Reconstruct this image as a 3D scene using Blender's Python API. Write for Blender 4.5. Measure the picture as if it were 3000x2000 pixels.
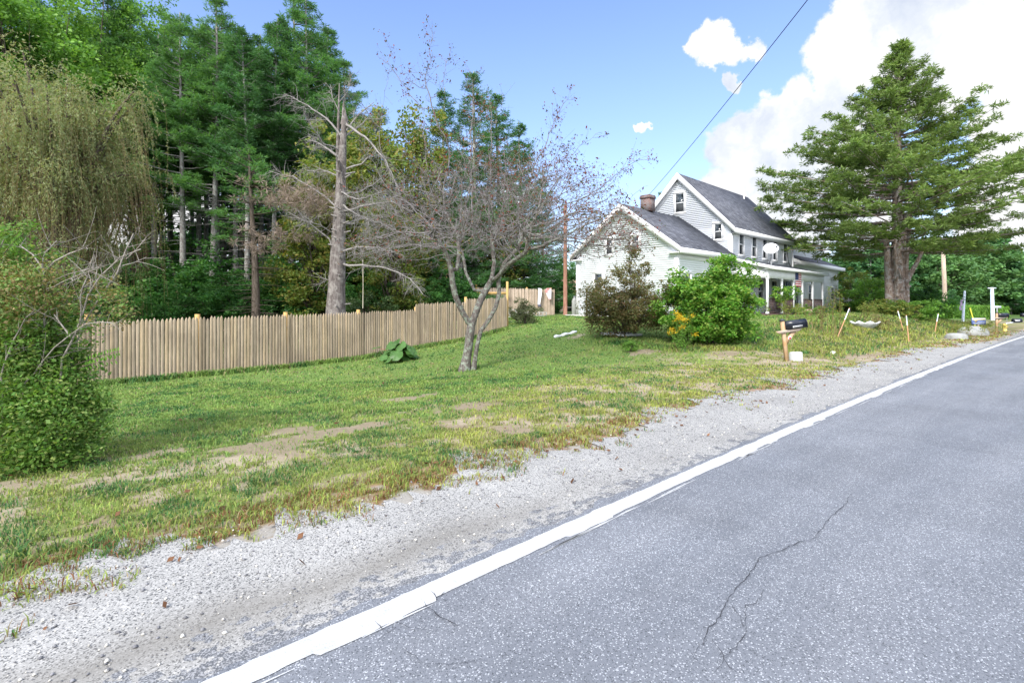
import bpy, math, random
import numpy as np
from math import radians as RAD
SC = bpy.context.scene
COL = SC.collection
for o in list(bpy.data.objects): bpy.data.objects.remove(o)

# ------------------------------------------------------------------ camera
EYE = 1.55
cam_d = bpy.data.cameras.new('camera'); cam = bpy.data.objects.new('camera', cam_d); COL.objects.link(cam)
cam.location = (0, 0, EYE); cam.rotation_euler = (RAD(90), 0, 0)
cam_d.sensor_width = 36; cam_d.lens = 18.0
cam_d.shift_y = -107/3000.0
cam_d.clip_start = 0.05; cam_d.clip_end = 6000
SC.camera = cam

# ------------------------------------------------------------------ light, sky, exposure
SUN_EL, SUN_AZ = 40, 208       # azimuth clockwise from +Y (view direction)
sd = np.array([math.sin(RAD(SUN_AZ))*math.cos(RAD(SUN_EL)), math.cos(RAD(SUN_AZ))*math.cos(RAD(SUN_EL)), math.sin(RAD(SUN_EL))])
sun_d = bpy.data.lights.new('sun', 'SUN'); sun_d.energy = 1.8; sun_d.angle = RAD(16); sun_d.color = (1.0, 0.95, 0.87)
sun = bpy.data.objects.new('sun', sun_d); COL.objects.link(sun)
from mathutils import Vector, Matrix
sun.rotation_euler = Vector(-sd).to_track_quat('-Z', 'Y').to_euler()
SC.view_settings.view_transform = 'Standard'; SC.view_settings.look = 'None'
SC.view_settings.gamma = 1; SC.view_settings.use_curve_mapping = False
SC.view_settings.exposure = 1.58
SC.cycles.max_bounces = 7; SC.cycles.diffuse_bounces = 3; SC.cycles.glossy_bounces = 2
SC.cycles.transmission_bounces = 4; SC.cycles.transparent_max_bounces = 6

world = bpy.data.worlds.new('World'); SC.world = world; world.use_nodes = True
wn = world.node_tree; wn.nodes.clear()
def N(nt, t, **k):
    n = nt.nodes.new(t)
    for a, b in k.items(): setattr(n, a, b)
    return n
def L(nt, a, b): nt.links.new(a, b)
def math_n(nt, op, a, b=None, c=None, clamp=False):
    n = N(nt, 'ShaderNodeMath', operation=op); n.use_clamp = clamp
    for i, v in enumerate((a, b, c)):
        if v is None: continue
        if isinstance(v, (int, float)): n.inputs[i].default_value = v
        else: L(nt, v, n.inputs[i])
    return n.outputs[0]
def ramp_n(nt, fac, stops, interp='LINEAR'):
    n = N(nt, 'ShaderNodeValToRGB'); n.color_ramp.interpolation = interp
    while len(n.color_ramp.elements) < len(stops): n.color_ramp.elements.new(0.5)
    for e, (p, c) in zip(n.color_ramp.elements, stops):
        e.position = p; e.color = (c[0], c[1], c[2], 1) if not isinstance(c, (int, float)) else (c, c, c, 1)
    L(nt, fac, n.inputs[0]); return n.outputs[0]
def mix_n(nt, fac, a, b, mode='MIX'):
    n = N(nt, 'ShaderNodeMix', data_type='RGBA', blend_type=mode)
    for s, v in ((n.inputs[0], fac), (n.inputs[6], a), (n.inputs[7], b)):
        if isinstance(v, (int, float)): s.default_value = v
        elif isinstance(v, (tuple, list)): s.default_value = (v[0], v[1], v[2], 1)
        else: L(nt, v, s)
    return n.outputs[2]
def noise_n(nt, vec, scale, detail=4, rough=0.55, dist=0.0):
    n = N(nt, 'ShaderNodeTexNoise'); n.inputs['Scale'].default_value = scale
    n.inputs['Detail'].default_value = detail; n.inputs['Roughness'].default_value = rough
    n.inputs['Distortion'].default_value = dist
    if vec is not None: L(nt, vec, n.inputs['Vector'])
    return n
# sky: Nishita + cumulus clouds defined by direction
tc = N(wn, 'ShaderNodeTexCoord'); D = tc.outputs['Generated']
sky = N(wn, 'ShaderNodeTexSky', sky_type='NISHITA'); sky.sun_disc = False
sky.sun_elevation = RAD(SUN_EL); sky.sun_rotation = RAD(SUN_AZ); sky.air_density = 1.3; sky.dust_density = 0.6; sky.ozone_density = 2.2
skyc = mix_n(wn, 1.0, sky.outputs[0], (.86, .90, 1.16), 'MULTIPLY')
nz = noise_n(wn, D, 7.0, 8, 0.62)
dn = N(wn, 'ShaderNodeVectorMath', operation='MULTIPLY_ADD')
sub = N(wn, 'ShaderNodeVectorMath', operation='SUBTRACT'); L(wn, nz.outputs['Color'], sub.inputs[0]); sub.inputs[1].default_value = (.5, .5, .5)
L(wn, sub.outputs[0], dn.inputs[0]); dn.inputs[1].default_value = (.16, .16, .16); L(wn, D, dn.inputs[2])
def blobs(vec, lst):
    cur = None
    for (px, py, r) in lst:
        v = np.array([(px-1500)/1500, 1.0, (893-py)/1500]); l = np.linalg.norm(v); c = v/l
        rr = r/1500/l*0.9
        ds = N(wn, 'ShaderNodeVectorMath', operation='DISTANCE'); L(wn, vec, ds.inputs[0]); ds.inputs[1].default_value = tuple(c)
        val = math_n(wn, 'SUBTRACT', 1.0, math_n(wn, 'DIVIDE', ds.outputs['Value'], rr))
        cur = val if cur is None else math_n(wn, 'SMOOTH_MAX', cur, val, 0.25)
    return cur
CL = [(2490,190,140),(2560,90,120),(2640,20,170),(2790,40,230),(2950,120,270),(2460,260,90),(2700,230,190),(3150,50,350),
      (2230,350,110),(2180,420,120),(2320,350,120),(2420,400,150),(2290,470,150),(2110,540,80),(2045,575,60),(2200,560,160),(2400,560,200),
      (2980,340,150),(3120,430,230),(2330,690,150),(2560,640,110),(2900,640,150),
      (2050,165,70),(2110,140,62),(2190,115,50),(2130,235,34),(1890,378,22),
      (-300,300,400),(60,350,180),(-500,0,420),(900,560,160),(500,650,260),(1510,590,60)]
B = blobs(dn.outputs[0], CL)
fine = noise_n(wn, D, 22.0, 8, 0.6)
dens = math_n(wn, 'ADD', B, math_n(wn, 'MULTIPLY', math_n(wn, 'SUBTRACT', fine.outputs[0], 0.5), 0.9))
mask = N(wn, 'ShaderNodeMapRange', interpolation_type='SMOOTHSTEP'); L(wn, dens, mask.inputs[0]); mask.inputs[1].default_value = 0.02; mask.inputs[2].default_value = 0.30
# shading: underside greyer (density sampled a bit higher up on the sky)
up = N(wn, 'ShaderNodeVectorMath', operation='ADD'); L(wn, dn.outputs[0], up.inputs[0]); up.inputs[1].default_value = (-.03, 0, .06)
nz2 = noise_n(wn, up.outputs[0], 5.0, 5, 0.55)
sh = ramp_n(wn, nz2.outputs[0], [(0.36, (2.8, 3.1, 3.7)), (0.44, (3.6, 3.8, 4.1)), (0.50, (4.35, 4.35, 4.4))])
lpz = N(wn, 'ShaderNodeSeparateXYZ'); L(wn, D, lpz.inputs[0])
hz = ramp_n(wn, lpz.outputs[2], [(0.0, 0.55), (0.16, 0.20), (0.5, 0.06), (1.0, 0.0)])
base = mix_n(wn, hz, skyc, (2.9, 3.4, 4.1))
colr = mix_n(wn, mask.outputs[0], base, sh)
# unseen bright cloud deck, added overhead and behind the viewer to fill the shadows
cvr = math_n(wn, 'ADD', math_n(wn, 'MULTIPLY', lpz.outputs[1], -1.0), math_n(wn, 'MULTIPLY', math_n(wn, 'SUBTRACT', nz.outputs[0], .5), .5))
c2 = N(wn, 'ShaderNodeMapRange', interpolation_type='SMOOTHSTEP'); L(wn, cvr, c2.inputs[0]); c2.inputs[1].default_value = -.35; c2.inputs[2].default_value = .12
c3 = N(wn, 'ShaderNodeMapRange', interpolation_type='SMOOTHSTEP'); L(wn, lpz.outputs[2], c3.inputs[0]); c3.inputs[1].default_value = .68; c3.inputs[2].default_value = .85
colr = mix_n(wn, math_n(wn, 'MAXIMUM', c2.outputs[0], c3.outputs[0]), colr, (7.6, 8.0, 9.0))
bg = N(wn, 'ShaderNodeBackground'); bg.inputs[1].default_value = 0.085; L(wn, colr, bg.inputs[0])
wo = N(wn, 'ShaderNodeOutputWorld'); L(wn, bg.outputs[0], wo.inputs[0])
world.cycles.sampling_method = 'MANUAL'; world.cycles.sample_map_resolution = 512

# ------------------------------------------------------------------ helpers
def rng(s): return np.random.default_rng(s)
def unit(v): return v/np.maximum(np.linalg.norm(v, axis=-1, keepdims=True), 1e-9)
def rdir(r, n): return unit(r.normal(size=(n, 3)))
def vnoise(x, y, scale, seed):
    r = rng(seed); G = r.random((64, 64))
    u = np.asarray(x)*scale + 1000; v = np.asarray(y)*scale + 1000
    i = np.floor(u).astype(int); j = np.floor(v).astype(int); fu = u-i; fv = v-j
    fu = fu*fu*(3-2*fu); fv = fv*fv*(3-2*fv)
    g = lambda a, b: G[a % 64, b % 64]
    return (g(i, j)*(1-fu)+g(i+1, j)*fu)*(1-fv) + (g(i, j+1)*(1-fu)+g(i+1, j+1)*fu)*fv
def fbm(x, y, scale, seed, o=4):
    a, t, w = 0, 0, 1
    for k in range(o): a = a + w*vnoise(x, y, scale*2**k, seed+k); t += w; w *= .55
    return a/t
sst = lambda a, b, x: (lambda t: t*t*(3-2*t))(np.clip((np.asarray(x, float)-a)/(b-a), 0, 1))
DX, DY = 0.751, 0.660
NX, NY = -0.660, 0.751
ROADANG = math.atan2(DY, DX)
TS = [-200, -20, .4, 2.8, 5.2, 7.7, 10.1, 12.5, 15, 19, 23, 34, 42, 52, 66, 400]
TZ = [0, -.3, -.44, -.42, -.40, -.32, -.10, .10, .50, .84, .95, .95, .80, .25, 0, 0]
def terrain(x, y):
    s = DX*x+DY*y; n = NX*x+NY*y
    T = np.interp(s, TS, TZ)
    hi = 13 - 4.2*sst(16, 30, s)
    w = sst(4.1, 1, 0)*0 + sst(0, 1, (n-4.2)/(hi-4.2))
    z = T*w + 0.03*(fbm(x, y, .45, 5)-.5)*sst(4.2, 6, n)
    z = z - 0.35*sst(-5.2, -9, n)*(n < 0)
    return z
def th(x, y): return float(terrain(np.array([x]), np.array([y]))[0])
def gp(px, py):
    """ground point seen at (px,py) of the 3000x2000 frame"""
    a = (px-1500)/1500; b = (893-py)/1500; Z = 1.5
    while Z < 300:
        if EYE + b*Z <= th(a*Z, Z): break
        Z *= 1.004
    return Vector((a*Z, Z, th(a*Z, Z)))
def pw(px, py, Z): return Vector(((px-1500)/1500*Z, Z, EYE+(893-py)/1500*Z))
def on(x, y): return Vector((x, y, th(x, y)))

class Geo:
    def __init__(s): s.V = []; s.Q = []; s.T = []; s.n = 0; s.C = []
    def add(s, V, Q=None, T=None, C=None):
        V = np.asarray(V, float).reshape(-1, 3)
        if Q is not None and len(Q): s.Q.append(np.asarray(Q, int).reshape(-1, 4)+s.n)
        if T is not None and len(T): s.T.append(np.asarray(T, int).reshape(-1, 3)+s.n)
        s.V.append(V); s.n += len(V)
        if C is not None: s.C.append(C)
        return s
    def box(s, a, b):
        x0, y0, z0 = a; x1, y1, z1 = b
        V = [(x0,y0,z0),(x1,y0,z0),(x1,y1,z0),(x0,y1,z0),(x0,y0,z1),(x1,y0,z1),(x1,y1,z1),(x0,y1,z1)]
        return s.add(V, [(0,3,2,1),(4,5,6,7),(0,1,5,4),(1,2,6,5),(2,3,7,6),(3,0,4,7)])
    def poly(s, pts):            # planar n-gon as fan
        n = len(pts); return s.add(pts, None, [(0, i, i+1) for i in range(1, n-1)])
    def prism(s, pts, vec):      # extrude an n-gon
        n = len(pts); P = np.array(pts, float); V = np.vstack([P, P+np.array(vec, float)])
        T = [(0, i+1, i) for i in range(1, n-1)] + [(n, n+i, n+i+1) for i in range(1, n-1)]
        Q = [(i, (i+1) % n, n+(i+1) % n, n+i) for i in range(n)]
        return s.add(V, Q, T)
    def tube(s, P, R, sides=6, cap=True):
        P = np.array(P, float); 
        if np.isscalar(R): R = np.full(len(P), R)
        return s.tubes(P[None], np.array(R, float)[None], sides, cap)
    def tubes(s, P, R, sides=4, cap=False):
        Nn, K, _ = P.shape
        t = unit(np.gradient(P, axis=1))
        ref = np.where(np.abs(t[..., 2:3]) > .92, np.array([1., .2, 0]), np.array([0, 0, 1.]))
        mean = np.abs(t[:, :, 2]).mean(axis=1) > .75
        ref = np.where(mean[:, None, None], np.array([1., .2, 0]), np.array([0.13, 0, 1.]))*np.ones_like(t)
        a = unit(np.cross(t, ref)); b = np.cross(t, a)
        an = np.arange(sides)*2*np.pi/sides
        V = P[:, :, None] + R[:, :, None, None]*(np.cos(an)[None, None, :, None]*a[:, :, None]+np.sin(an)[None, None, :, None]*b[:, :, None])
        base = (np.arange(Nn)[:, None, None]*K + np.arange(K-1)[None, :, None])*sides
        k = np.arange(sides)[None, None, :]; k2 = (k+1) % sides
        Q = np.stack([base+k, base+k2, base+sides+k2, base+sides+k], -1).reshape(-1, 4)
        T = None
        if cap:
            T = [(off, off+i, off+i+1) for q in range(Nn) for off in (q*K*sides, q*K*sides+(K-1)*sides) for i in range(1, sides-1)]
        return s.add(V.reshape(-1, 3), Q, T)
    def cards(s, c, u, v, col=None):
        Nn = len(c); V = np.stack([c-u, c+v, c+u, c-v], 1).reshape(-1, 3)
        return s.add(V, np.arange(Nn*4).reshape(-1, 4), None, None if col is None else np.repeat(col, 4, 0))
    def build(s, name, mat, parent=None, smooth=False, col=None):
        me = bpy.data.meshes.new(name)
        V = np.vstack(s.V) if s.V else np.zeros((0, 3))
        Q = np.vstack(s.Q) if s.Q else np.zeros((0, 4), int); T = np.vstack(s.T) if s.T else np.zeros((0, 3), int)
        me.vertices.add(len(V)); me.vertices.foreach_set('co', V.astype(np.float32).ravel())
        li = np.concatenate([Q.ravel(), T.ravel()]).astype(np.int32)
        me.loops.add(len(li)); me.loops.foreach_set('vertex_index', li)
        st = np.concatenate([np.arange(len(Q))*4, len(Q)*4+np.arange(len(T))*3]).astype(np.int32)
        me.polygons.add(len(st)); me.polygons.foreach_set('loop_start', st)
        me.polygons.foreach_set('loop_total', np.concatenate([np.full(len(Q), 4), np.full(len(T), 3)]).astype(np.int32))
        if smooth: me.polygons.foreach_set('use_smooth', np.ones(len(st), bool))
        me.update(calc_edges=True)
        if col is None and s.C: col = np.vstack(s.C)
        if col is not None:
            at = me.color_attributes.new('Col', 'FLOAT_COLOR', 'POINT')
            c4 = np.ones((len(V), 4), np.float32); c4[:, :3] = col; at.data.foreach_set('color', c4.ravel())
        if mat is not None: me.materials.append(mat)
        o = bpy.data.objects.new(name, me); COL.objects.link(o)
        if parent is not None: o.parent = parent
        return o
def tag(o, label=None, cat=None, group=None, kind=None):
    for k, v in (('label', label), ('category', cat), ('group', group), ('kind', kind)):
        if v: o[k] = v
    return o
def thing(name, label, cat, loc=(0, 0, 0), rz=0, group=None, scale=1, rx=0, ry=0):
    o = bpy.data.objects.new(name, None); COL.objects.link(o); o.empty_display_size = .2
    o.location = loc; o.rotation_euler = (rx, ry, rz); o.scale = (scale,)*3 if np.isscalar(scale) else scale
    return tag(o, label, cat, group)
def kids(o): return [c for c in bpy.data.objects if c.parent == o]
def dup(root, loc, rz, label, scale=1, group=None, rx=0, ry=0):
    ks = kids(root); r = root.copy(); COL.objects.link(r); r.location = loc; r.rotation_euler = (rx, ry, rz)
    r.scale = (scale,)*3 if np.isscalar(scale) else scale
    r['label'] = label
    if group: r['group'] = group
    for k in ks:
        kk = kids(k); c = k.copy(); COL.objects.link(c); c.parent = r
        for g in kk: d = g.copy(); COL.objects.link(d); d.parent = c
    return r

# ------------------------------------------------------------------ materials
MATS = {}
def mat(name, base, rough=.7, spec=.3, noise=None, bump=None, metallic=0, nscale=8, obj=True):
    """principled material; noise=(colour, amount) blends a second colour by noise"""
    if name in MATS: return MATS[name]
    m = bpy.data.materials.new(name); m.use_nodes = True; nt = m.node_tree; p = nt.nodes['Principled BSDF']
    p.inputs['Roughness'].default_value = rough; p.inputs['Specular IOR Level'].default_value = spec; p.inputs['Metallic'].default_value = metallic
    t = N(nt, 'ShaderNodeTexCoord'); vec = t.outputs['Object']
    c = base
    if noise:
        nn = noise_n(nt, vec, nscale, 6, .6); f = ramp_n(nt, nn.outputs[0], [(.38, 0.0), (.66, 1.0)])
        c = mix_n(nt, math_n(nt, 'MULTIPLY', f, noise[1]), base, noise[0])
    if isinstance(c, tuple): p.inputs['Base Color'].default_value = (*c, 1)
    else: L(nt, c, p.inputs['Base Color'])
    if bump:
        n2 = noise_n(nt, vec, bump[0], 5, .6); b = N(nt, 'ShaderNodeBump'); b.inputs['Strength'].default_value = bump[1]; b.inputs['Distance'].default_value = bump[2] if len(bump) > 2 else .02
        L(nt, n2.outputs[0], b.inputs['Height']); L(nt, b.outputs[0], p.inputs['Normal'])
    MATS[name] = m; return m
def leafmat(name, cols, trans=.35, rough=.55, clump=(.5, .75), spec=.25):
    """foliage: colour varies per leaf and per clump; some light passes through"""
    m = bpy.data.materials.new(name); m.use_nodes = True; nt = m.node_tree; nt.nodes.clear()
    g = N(nt, 'ShaderNodeNewGeometry'); k = len(cols)
    c = ramp_n(nt, g.outputs['Random Per Island'], [((i+.5)/k, cols[i]) for i in range(k)])
    t = N(nt, 'ShaderNodeTexCoord'); nn = noise_n(nt, t.outputs['Object'], clump[0], 3, .6)
    f = ramp_n(nt, nn.outputs[0], [(.35, clump[1]), (.65, 1.2)])
    c = mix_n(nt, 1.0, c, f, 'MULTIPLY')
    oi = N(nt, 'ShaderNodeObjectInfo'); f2 = ramp_n(nt, oi.outputs['Random'], [(0, (.82, .86, .8)), (1, (1.15, 1.08, 1.1))]); c = mix_n(nt, 1.0, c, f2, 'MULTIPLY')
    p = N(nt, 'ShaderNodeBsdfPrincipled'); p.inputs['Roughness'].default_value = rough; p.inputs['Specular IOR Level'].default_value = spec; L(nt, c, p.inputs['Base Color'])
    tr = N(nt, 'ShaderNodeBsdfTranslucent'); L(nt, mix_n(nt, 1.0, c, (1.15, 1.2, .6), 'MULTIPLY'), tr.inputs[0])
    mx = N(nt, 'ShaderNodeMixShader'); mx.inputs[0].default_value = trans; L(nt, p.outputs[0], mx.inputs[1]); L(nt, tr.outputs[0], mx.inputs[2])
    o = N(nt, 'ShaderNodeOutputMaterial'); L(nt, mx.outputs[0], o.inputs[0]); return m
def barkmat(name, c1, c2, sc=6, c3=None, bump=.8):
    m = bpy.data.materials.new(name); m.use_nodes = True; nt = m.node_tree; p = nt.nodes['Principled BSDF']; p.inputs['Roughness'].default_value = .9; p.inputs['Specular IOR Level'].default_value = .15
    t = N(nt, 'ShaderNodeTexCoord'); mp = N(nt, 'ShaderNodeMapping'); mp.inputs['Scale'].default_value = (1, 1, .22); L(nt, t.outputs['Object'], mp.inputs[0])
    a = noise_n(nt, mp.outputs[0], sc*3, 6, .65, .4); c = ramp_n(nt, a.outputs[0], [(.38, c1), (.62, c2)])
    if c3:
        b = noise_n(nt, t.outputs['Object'], sc, 5, .6); c = mix_n(nt, ramp_n(nt, b.outputs[0], [(.5, 0.0), (.6, 1.0)]), c, c3)
    L(nt, c, p.inputs['Base Color']); bb = N(nt, 'ShaderNodeBump'); bb.inputs['Strength'].default_value = bump; bb.inputs['Distance'].default_value = .04
    L(nt, a.outputs[0], bb.inputs['Height']); L(nt, bb.outputs[0], p.inputs['Normal']); return m
def attrmat(name, nscale=25, amt=.35, rough=.9, trans=0.0, fine=None):
    m = bpy.data.materials.new(name); m.use_nodes = True; nt = m.node_tree; p = nt.nodes['Principled BSDF']; p.inputs['Roughness'].default_value = rough; p.inputs['Specular IOR Level'].default_value = .15
    a = N(nt, 'ShaderNodeVertexColor', layer_name='Col'); t = N(nt, 'ShaderNodeTexCoord')
    nn = noise_n(nt, t.outputs['Object'], nscale, 8, .7); f = ramp_n(nt, nn.outputs[0], [(.3, 1-amt), (.7, 1+amt)])
    c = mix_n(nt, 1.0, a.outputs[0], f, 'MULTIPLY'); L(nt, c, p.inputs['Base Color'])
    if fine:
        b = N(nt, 'ShaderNodeBump'); b.inputs['Strength'].default_value = fine; b.inputs['Distance'].default_value = .02; L(nt, nn.outputs[0], b.inputs['Height']); L(nt, b.outputs[0], p.inputs['Normal'])
    if trans:
        out = nt.nodes['Material Output']; tr = N(nt, 'ShaderNodeBsdfTranslucent'); L(nt, c, tr.inputs[0]); mx = N(nt, 'ShaderNodeMixShader'); mx.inputs[0].default_value = trans
        L(nt, p.outputs[0], mx.inputs[1]); L(nt, tr.outputs[0], mx.inputs[2]); L(nt, mx.outputs[0], out.inputs[0])
    return m
# ------------------------------------------------------------------ ground
def axis(segs):
    out = []
    for a, b, h in segs: out += list(np.arange(a, b, h))
    return np.array(out)
gx = axis([(-900, -200, 70), (-200, -60, 14), (-60, -22, 2), (-22, -9, .35), (-9, -6, .14), (-6, 8, .075), (8, 14, .14), (14, 36, .35), (36, 80, 2), (80, 240, 14), (240, 1001, 70)])
gy = axis([(-300, -40, 30), (-40, -6, 3), (-6, 1.2, .5), (1.2, 9, .06), (9, 16, .13), (16, 38, .35), (38, 90, 2), (90, 250, 14), (250, 1601, 75)])
PATCH = []
for px, py, a, b in [(690,1352,1.0,.55),(800,1300,.8,.4),(560,1375,.7,.4),(450,1330,.55,.3),(850,1340,.5,.25),(1000,1262,.9,.3),(1360,1235,.6,.35),(1180,1170,.7,.35),(1380,1190,.6,.4),(60,1420,.9,.45),(330,1400,.5,.3),(820,1270,.5,.4),(1500,1255,.5,.35),
                   (2440,1030,1.4,.4),(2530,1045,2.2,.45),(2600,1060,2.2,.5),(2680,1075,2.0,.5),(2320,1000,1.2,.3),(2500,985,1.1,.3),(2600,985,1.4,.4),(2270,1010,1.0,.8),(2130,1035,1.3,.6),(1900,1030,1.0,.5),(1690,985,.7,.3),(2440,1010,1.2,.3),(2380,1055,1.0,.25),(2750,1060,3,.7),(400,1075,.4,.3)]:
    g = gp(px, py); PATCH.append((g.x, g.y, a, b))
def bendo(s):
    s = np.asarray(s, float); return .105-np.where(s < 14, .0011, .0006)*(np.clip(s, -6, None)-14)**2
def masks(x, y):
    s = DX*x+DY*y; n = NX*x+NY*y
    f1 = fbm(x, y, 1.6, 11); f2 = fbm(x, y, .35, 23); f3 = fbm(x, y, 6.0, 31); f4 = fbm(x, y, 3.1, 37)
    bare = np.zeros_like(f1)
    for cx, cy, a, b in PATCH:
        ds = (x-cx)*DX+(y-cy)*DY; dn = (x-cx)*NX+(y-cy)*NY
        r = np.sqrt((ds/a)**2+(dn/b)**2)*1.5 + (f1-.5)*2.4 + (f3-.5)*2.2 + (f4-.5)*1.3
        bare = np.maximum(bare, 1-sst(.65, 1.1, r))
    near = 1-sst(6.0, 9.5, n)
    bare = np.maximum(bare, sst(.52, .64, f1+(f3-.5)*1.3+(f4-.5)*.7)*near*.85)
    edge = n - bendo(s) + .7*sst(20, 30, s) + (f1-.5)*1.1 + (f3-.5)*.9+(f4-.5)*.6
    grass = sst(3.70, 3.86, edge)
    dry = np.clip(1.0*(1-sst(4.5, 10.5, n+(f2-.5)*6)) + (f1-.5)*.9+(f4-.5)*.8, 0, 1)*(.55+.45*sst(-1, 6, s))
    dry = np.maximum(dry, .45*sst(20, 24, s)*(1-sst(7, 9, n)))
    return s, n, bare, grass, dry, f1, f2, f3
def mixc(a, b, t): return a*(1-t[..., None])+b*t[..., None]
A = lambda *c: np.array(c, float)
def ground_col(x, y):
    s, n, bare, grass, dry, f1, f2, f3 = masks(x, y)
    c = mixc(A(.12,.19,.048), A(.20,.20,.070), dry)
    c = mixc(c, A(.15,.105,.06), sst(.5, .75, f3+(dry-.5)*.25)*.55)
    c = mixc(c, mixc(A(.24,.19,.14), A(.36,.30,.235), sst(.35,.65,f1)), bare*.9)
    c = mixc(A(.29,.275,.25)*1.0*np.ones_like(c), c, grass)
    edg = np.exp(-((n-bendo(s)+.7*sst(20, 30, s)+(f1-.5)*.9+(f3-.5)*.5-3.86)/.09)**2)*.75*(s < 45)
    c = mixc(c, A(.25,.125,.06), edg)
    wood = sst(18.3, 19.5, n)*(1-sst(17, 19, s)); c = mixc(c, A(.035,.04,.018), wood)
    far = sst(55, 90, np.hypot(x, y)); c = mixc(c, A(.06,.11,.025), far)
    return c
X, Y = np.meshgrid(gx, gy); nx, ny = len(gx), len(gy); Z = terrain(X, Y)
# keep the sheet below the road and shoulder sheets
i = np.arange(ny-1)[:, None]*nx+np.arange(nx-1)[None]; Q = np.stack([i, i+1, i+nx+1, i+nx], -1).reshape(-1, 4)
G = Geo(); G.add(np.stack([X, Y, Z], -1).reshape(-1, 3), Q)
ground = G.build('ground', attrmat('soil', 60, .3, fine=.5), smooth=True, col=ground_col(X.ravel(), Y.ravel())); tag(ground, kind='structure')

def speckle(name, base, dark, light, cell, dfrac, lfrac, big=None, bigsc=1.0, bump=.4, patch=None, rough=.85):
    m = bpy.data.materials.new(name); m.use_nodes = True; nt = m.node_tree; p = nt.nodes['Principled BSDF']; p.inputs['Roughness'].default_value = rough; p.inputs['Specular IOR Level'].default_value = .25
    t = N(nt, 'ShaderNodeTexCoord'); vec = t.outputs['Object']
    v = N(nt, 'ShaderNodeTexVoronoi'); v.inputs['Scale'].default_value = cell; L(nt, vec, v.inputs['Vector'])
    sp = N(nt, 'ShaderNodeSeparateColor'); L(nt, v.outputs['Color'], sp.inputs[0])
    v2 = N(nt, 'ShaderNodeTexVoronoi'); v2.inputs['Scale'].default_value = cell*2.1; L(nt, vec, v2.inputs['Vector'])
    sp2 = N(nt, 'ShaderNodeSeparateColor'); L(nt, v2.outputs['Color'], sp2.inputs[0])
    c = ramp_n(nt, sp2.outputs[0], [(0, tuple(x*.78 for x in base)), (1, tuple(min(1, x*1.22) for x in base))])
    c = mix_n(nt, ramp_n(nt, sp.outputs[1], [(dfrac, 1.0), (dfrac+.02, 0.0)]), c, dark)
    c = mix_n(nt, ramp_n(nt, sp.outputs[0], [(1-lfrac-.02, 0.0), (1-lfrac, 1.0)]), c, light)
    bn = noise_n(nt, vec, bigsc, 5, .6); c = mix_n(nt, 1.0, c, ramp_n(nt, bn.outputs[0], [(.3, .86), (.7, 1.12)]), 'MULTIPLY')
    if big: c = big(nt, vec, c)
    L(nt, c, p.inputs['Base Color'])
    b = N(nt, 'ShaderNodeBump'); b.inputs['Strength'].default_value = bump; b.inputs['Distance'].default_value = .006; L(nt, sp2.outputs[1], b.inputs['Height']); L(nt, b.outputs[0], p.inputs['Normal'])
    return m
def strip(s0, s1, ds, n0f, n1f, z, cols=2):
    s = np.concatenate([np.arange(-4, 14, ds), np.arange(14, 34, ds*4), np.arange(34, s1+1, 2.5)]) if ds < .2 else np.arange(s0, s1, ds)
    if s0 < -4: s = np.concatenate([np.arange(s0, -4, 2.0), s])
    a = n0f(s); b = n1f(s); t = np.linspace(0, 1, cols)[:, None]
    n = a[None]*(1-t)+b[None]*t; S = np.repeat(s[None], cols, 0)
    V = np.stack([S, n, np.full_like(S, z)], -1).reshape(-1, 3); k = len(s)
    i = np.arange(cols-1)[:, None]*k+np.arange(k-1)[None]
    return V, np.stack([i, i+1, i+k+1, i+k], -1).reshape(-1, 4)
def line_noise(s, sc, seed): return vnoise(s, s*0+3.3, sc, seed)-.5
def roadobj(o): o.rotation_euler = (0, 0, ROADANG); return o
# shoulder of pale sandy gravel
def shoulder_big(nt, vec, c):
    sx = N(nt, 'ShaderNodeSeparateXYZ'); L(nt, vec, sx.inputs[0])
    w = noise_n(nt, vec, 1.3, 4, .6); nn = math_n(nt, 'ADD', sx.outputs[1], math_n(nt, 'MULTIPLY', math_n(nt, 'SUBTRACT', w.outputs[0], .5), .35))
    band = ramp_n(nt, math_n(nt, 'ABSOLUTE', math_n(nt, 'SUBTRACT', nn, 2.80)), [(0.0, .8), (.32, 0.0)])
    band = math_n(nt, 'MULTIPLY', band, ramp_n(nt, math_n(nt, 'DIVIDE', sx.outputs[0], 6.0, clamp=True), [(.28, .85), (.62, .12)]))
    c = mix_n(nt, band, c, (.175, .165, .148))
    asp = ramp_n(nt, math_n(nt, 'SUBTRACT', sx.outputs[1], math_n(nt, 'MULTIPLY', noise_n(nt, vec, 9, 4, .6).outputs[0], .5)), [(.0, 0.0), (1, 0.0)])
    frag = N(nt, 'ShaderNodeTexVoronoi'); frag.inputs['Scale'].default_value = 17; wv = noise_n(nt, vec, 14, 4, .6); av = N(nt, 'ShaderNodeVectorMath', operation='MULTIPLY_ADD'); L(nt, wv.outputs['Color'], av.inputs[0]); av.inputs[1].default_value = (.22, .10, 0); L(nt, vec, av.inputs[2]); L(nt, av.outputs[0], frag.inputs['Vector']); fs = N(nt, 'ShaderNodeSeparateColor'); L(nt, frag.outputs['Color'], fs.inputs[0])
    lim = math_n(nt, 'SUBTRACT', 2.78, sx.outputs[1]); pr = math_n(nt, 'MULTIPLY', lim, 2.2, clamp=True)
    c = mix_n(nt, math_n(nt, 'LESS_THAN', fs.outputs[0], pr), c, mix_n(nt, ramp_n(nt, noise_n(nt, vec, 130, 2, .5).outputs[0], [(.45, 0.0), (.6, 1.0)]), (.10, .105, .115), (.30, .305, .32)))
    return c
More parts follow.
